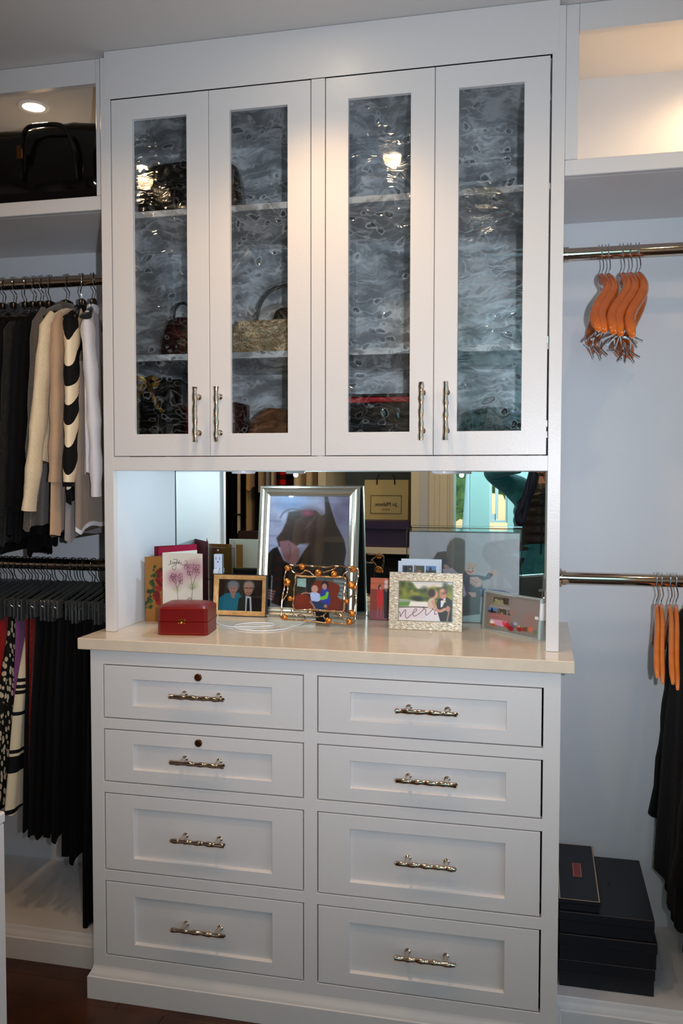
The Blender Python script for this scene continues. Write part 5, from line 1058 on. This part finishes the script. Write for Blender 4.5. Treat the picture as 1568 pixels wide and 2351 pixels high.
# clothes in the left opposite bay
t = thing('closet_rod', (-.15, -2.16, 1.88), 'upper rod of the opposite bay above the mirrored clothes', 'rod'); obj('tube', MB().tube([(XL+.001, -2.16, 1.88), (-.151, -2.16, 1.88)], .0155, 18), CHROME, t)
OP = [('long_dress', -.70, .80, 'black', .030, 'long black dress at the left end of the mirrored clothes', 'dress', .16), ('long_dress', -.655, .86, 'black', .02, 'second long black dress in the mirror', 'dress', .16),
      ('belted_vest', -.660, .985, 'cream', .013, 'long cream vest with a thin dark belt seen in the mirror', 'vest', .19), ('long_trousers', -.608, .955, 'tan', .013, 'long tan trousers beside the cream belted vest in the mirror', 'trousers', .18),
      ('tan_jacket', -.595, 1.236, 'tan', .020, 'tan jacket whose sleeves end above the belted vest in the mirror', 'jacket', .21), ('long_dress', -.56, .80, 'black', .022, 'black dress between the tan jacket and the lace top in the mirror', 'dress', .15),
      ('lace_top', -.520, 1.222, 'beige', .017, 'beige lace top near the silver frame in the mirror', 'top', .21), ('grey_sweater', -.478, 1.235, 'grey', .016, 'grey blue top left of the red plaid garment in the mirror', 'top', .20),
      ('cream_sweater', -.448, 1.238, 'cream', .009, 'thin cream top touching the red plaid garment in the mirror', 'top', .20), ('plaid_shirt', -.395, 1.20, PLAID, .048, 'red and black plaid shirt seen in the mirror above the silver frame', 'shirt', .20),
      ('cream_coat', -.300, 1.18, 'cream', .030, 'cream coat right of the plaid shirt in the mirror', 'coat', .20), ('cream_coat', -.225, 1.18, 'cream', .030, 'second cream coat beside the bay upright in the mirror', 'coat', .20),
      ('long_dress', -.76, .70, 'black', .02, 'long black dress half hidden in the mirror by the side panel', 'dress', .16)]
for i, (nm, x, zb, f_, th, lb, ct, hwd) in enumerate(OP):
    garment(nm, x, 1.80, zb, F[f_] if isinstance(f_, str) else f_, lb, ct, (.06, hwd*.9, hwd, hwd*1.05), th, None, y0=-2.16, seed=200+i, fold=.003, group='clothes in the opposite bay')
    tt_ = thing('clothes_hanger', (x, -2.16, 1.78), 'hanger holding the '+lb, 'hanger', 'hangers in the opposite bay'); YRS[tt_.name] = -2.16
    obj('hook', hook(tt_, x, 1.88, 1.815, i), STEEL, tt_); obj('shoulder_bar', MB().tube([(x, -2.32, 1.765), (x, -2.16, 1.805), (x, -2.0, 1.765)], .006, 8), BLACKPL, tt_)
obj('belt', MB().box(-.678, -.642, -2.365, -1.955, 1.078, 1.086), BLKM, bpy.data.objects['belted_vest'])
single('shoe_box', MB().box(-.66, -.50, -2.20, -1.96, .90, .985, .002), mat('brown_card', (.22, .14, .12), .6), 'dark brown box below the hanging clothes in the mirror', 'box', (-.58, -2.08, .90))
t = thing('low_shelf', (-.85, -2.16, .865), 'shelf under the mirrored clothes in the opposite bay', 'shelf'); obj('board', MB().box(XL+.001, -.151, YOB+.001, YO, .865, .899, .001), mat('dark_shelf', (.30, .28, .26), .6), t)  # board has one even dark grey-brown colour

# ------------------------------------------------------------------ the photographer (seen in the mirror) with the camera
P = thing('person', (1.10, -2.27, 0), 'photographer in teal top and dark brown quilted vest holding up a camera', 'person')
def skin_body(name, verts, edges, root, m, parent, sub=2):
    me = bpy.data.meshes.new(name); inv = WM[parent.name].inverted()
    me.from_pydata([tuple(inv @ Vector(v[:3])) for v in verts], edges, []); o = bpy.data.objects.new(name, me); COL.objects.link(o); o.parent = parent; WM[o.name] = WM[parent.name]
    sk = o.modifiers.new('s', 'SKIN'); sk.use_smooth_shade = True
    for i, v in enumerate(verts):
        d = me.skin_vertices[0].data[i]; d.radius = (v[3], v[4] if len(v) > 4 else v[3]); d.use_root = (i == root)
    sb = o.modifiers.new('b', 'SUBSURF'); sb.levels = sub; sb.render_levels = sub
    me.materials.append(m); return o
SKINM = mat('skin', (.80, .56, .45), .5)
V = [(1.10, -2.27, .80, .105, .085), (1.10, -2.27, .95, .095, .075), (1.10, -2.27, 1.12, .105, .08), (1.10, -2.27, 1.23, .085, .07), (1.10, -2.262, 1.31, .038), (1.10, -2.25, 1.39, .062, .075), (1.10, -2.245, 1.47, .070, .085), (1.10, -2.25, 1.525, .045, .055),
     (.95, -2.27, 1.235, .050), (.815, -2.17, 1.33, .036), (.985, -2.045, 1.365, .026), (1.022, -2.025, 1.362, .022, .012), (1.055, -2.015, 1.358, .023, .011),
     (1.25, -2.27, 1.235, .050), (1.255, -2.17, 1.07, .036), (1.150, -2.045, 1.235, .026), (1.132, -2.022, 1.268, .022, .012), (1.118, -2.008, 1.300, .023, .011),
     (1.02, -2.27, .76, .075), (1.01, -2.26, .44, .050), (1.005, -2.28, .10, .034), (1.00, -2.20, .045, .034, .028), (.995, -2.12, .035, .028, .02),
     (1.18, -2.27, .76, .075), (1.19, -2.26, .44, .050), (1.195, -2.28, .10, .034), (1.20, -2.20, .045, .034, .028), (1.205, -2.12, .035, .028, .02)]
Ed = [(0, 1), (1, 2), (2, 3), (3, 4), (4, 5), (5, 6), (6, 7), (3, 8), (8, 9), (9, 10), (10, 11), (11, 12), (3, 13), (13, 14), (14, 15), (15, 16), (16, 17), (0, 18), (18, 19), (19, 20), (20, 21), (21, 22), (0, 23), (23, 24), (24, 25), (25, 26), (26, 27)]
def fingers(base, k0, dirs):
    for d, l in dirs:
        p = Vector(base); prev = k0
        for j in range(3):
            p = p+Vector(d[j])*l; V.append((p.x, p.y, p.z, .0078-.0008*j)); Ed.append((prev, len(V)-1)); prev = len(V)-1
for j in range(4): fingers((1.058, -2.012, 1.370-.009*j), 12, [(((.9, .1, .35-.22*j), (.75, .55, .0), (.3, .9, -.2)), (.024, .026, .024, .020)[j])])
fingers((1.045, -2.02, 1.345), 12, [(((.3, .2, -.8), (.6, .5, -.5), (.7, .4, 0)), .020)])
for j in range(4): fingers((1.108+.006*j, -2.004, 1.305), 17, [(((-.55+.12*j, .35, .75), (-.6, .6, .45), (-.5, .75, .1)), (.022, .024, .022, .018)[j])])
fingers((1.126, -2.012, 1.295), 17, [(((.5, .2, .7), (.1, .4, .9), (-.3, .5, .8)), .018)])
skin_body('body', V, Ed, 0, SKINM, P)
# face and hair
fx, fy, fz = 1.10, -2.165, 1.45
fm = MB().tube([(fx, fy-.012, fz+.010), (fx, fy+.010, fz-.010), (fx, fy+.016, fz-.022), (fx, fy-.008, fz-.030)], [.006, .009, .011, .006], 10); obj('nose', fm, SKINM, P)
for s in (-1, 1):
    obj('eye', MB().lathe([(.001, .009), (.006, .007), (.009, 0), (.006, -.007), (.001, -.009)], (fx+s*.026, fy-.016, fz+.008), 12), mat('eye_white', (.9, .9, .9), .2), P)
    obj('ear', MB().lathe([(.002, .022), (.010, .014), (.012, 0), (.008, -.016), (.002, -.022)], (fx+s*.072, -2.245, fz), 10), SKINM, P)
obj('mouth', MB().tube([(fx-.020, fy-.010, fz-.052), (fx, fy-.002, fz-.054), (fx+.020, fy-.010, fz-.052)], [.002, .0045, .002], 8), mat('lips', (.70, .36, .34), .4), P)
b = bmesh.new(); bmesh.ops.create_icosphere(b, subdivisions=4, radius=1)
for v in b.verts:
    c = v.co.copy(); r_ = 1+.05*noise.noise(c*5); v.co = Vector((1.10+c.x*.088*r_, -2.265+c.y*.095*r_-(.0 if c.y < .2 else .05*(c.y-.2)), 1.475+c.z*(.085 if c.z > 0 else .15)*r_))
b.verts.index_update(); m = MB().add([v.co.copy() for v in b.verts], [[k.index for k in f.verts] for f in b.faces]); b.free(); obj('hair', m, mat('brown_hair', (.26, .18, .12), .5, bump=(200, .6, (6, 6, .4))), P)
TEAL = fab('teal_jersey', (.20, .48, .50), (.17, .42, .46), 30); VEST = mat('brown_quilted_nylon', (.135, .105, .095), .32, bump=(60, .4))
obj('sleeve', MB().tube(smooth([(1.0, -2.265, 1.20), (.945, -2.265, 1.245), (.88, -2.22, 1.285), (.82, -2.17, 1.335), (.86, -2.12, 1.35), (.93, -2.08, 1.36), (.97, -2.055, 1.365)], 4), [.085, .082, .080, .078, .075, .070, .066, .062, .060, .060, .058, .056, .054, .052, .05, .048, .046, .044, .043, .042, .041, .04, .04, .04, .038][:25], 22), TEAL, P)
obj('sleeve', MB().tube(smooth([(1.20, -2.265, 1.20), (1.255, -2.265, 1.235), (1.275, -2.22, 1.16), (1.262, -2.17, 1.07), (1.22, -2.12, 1.13), (1.165, -2.06, 1.215)], 4), [.07, .068, .066, .064, .062, .058, .055, .052, .050, .050, .048, .046, .044, .042, .041, .04, .039, .038, .037, .036, .034][:21], 20), TEAL, P)
rings = []
for i in range(40):
    z = .86+.41*i/39; pf = .007*abs(math.sin(i/39*PI*7.5)); wx = .150+.01*math.sin(i/39*3)-(.07*max(0, (z-1.2)/.07) if z > 1.2 else 0); wy = .112-(.04*max(0, (z-1.2)/.07) if z > 1.2 else 0)
    rings.append([Vector((1.10+(wx+pf)*math.cos(a_), -2.27+(wy+pf)*math.sin(a_), z)) for a_ in [2*PI*k/44 for k in range(44)]])
obj('vest', MB().loft(rings), VEST, P, ang=60)
obj('zip', MB().tube([(1.095, -2.27+.128, .87), (1.098, -2.27+.128, 1.0), (1.10, -2.27+.128, 1.1), (1.10, -2.27+.124, 1.2)], .004, 6), BLACKPL, P)
rings = [[Vector((1.10+w_*math.cos(a_), -2.27+w_*.78*math.sin(a_), z+.01*math.sin(a_*2))) for a_ in [2*PI*k/40 for k in range(40)]] for z, w_ in ((.74, .172), (.80, .168), (.86, .160), (.92, .150), (1.0, .14))]
obj('shirt_hem', MB().loft(rings), TEAL, P, ang=60)
JE = fab('dark_trousers', (.12, .12, .15))
for s in (-1, 1): obj('trouser_leg', MB().tube([(1.10+s*.075, -2.27, .84), (1.10+s*.085, -2.27, .70), (1.10+s*.09, -2.26, .44), (1.10+s*.095, -2.275, .10)], [.105, .098, .070, .062], 20), JE, P); obj('shoe', MB().loft([[Vector((1.10+s*.10+.038*w_*math.cos(a_), -2.19+.115*w_*math.sin(a_), z)) for a_ in [2*PI*k/20 for k in range(20)]] for z, w_ in ((.001, .95), (.02, 1.05), (.05, .95), (.085, .62))]), BLKM, P)
c = thing('photo_camera', (1.089, -2.0, 1.30), 'black photo camera held upright by the photographer', 'camera')
obj('body', MB().box(1.052, 1.128, -2.035, -2.0, 1.315, 1.395, .006), BLACKPL, c); obj('lens', MB().lathe([(.030, -2.0), (.030, -1.985), (.026, -1.984), (.026, -1.972), (.020, -1.974)], (1.089, 0, 1.3312+.012), 28, 'y'), BLACKPL, c)
obj('flash_head', MB().box(1.140, 1.170, -2.02, -1.975, 1.315, 1.355, .003), BLACKPL, c)
st = thing('camera_strap', (1.04, -2.0, 1.10), 'dark navy camera strap hanging in a loop from the camera', 'strap')
NV = mat('navy_strap', (.07, .09, .18), .3, bump=(90, .8))
pp = smooth([(1.045, -1.995, 1.36), (1.032, -1.99, 1.30), (1.012, -1.99, 1.22), (.990, -1.99, 1.15), (.968, -1.99, 1.10), (.975, -1.992, 1.055), (.995, -1.996, 1.065), (1.012, -1.995, 1.13), (1.030, -1.99, 1.20), (1.058, -1.985, 1.27), (1.068, -1.985, 1.33)], 5)
obj('webbing', MB().tube(pp, [(.004, .016)]*len(pp), 8, up=(0, 1, 0)), NV, st); obj('scarf_knot', MB().tube([(1.05, -1.985, 1.36), (1.045, -1.982, 1.30), (1.035, -1.983, 1.24), (1.02, -1.985, 1.18)], [.022, .026, .022, .012], 14), NV, st)
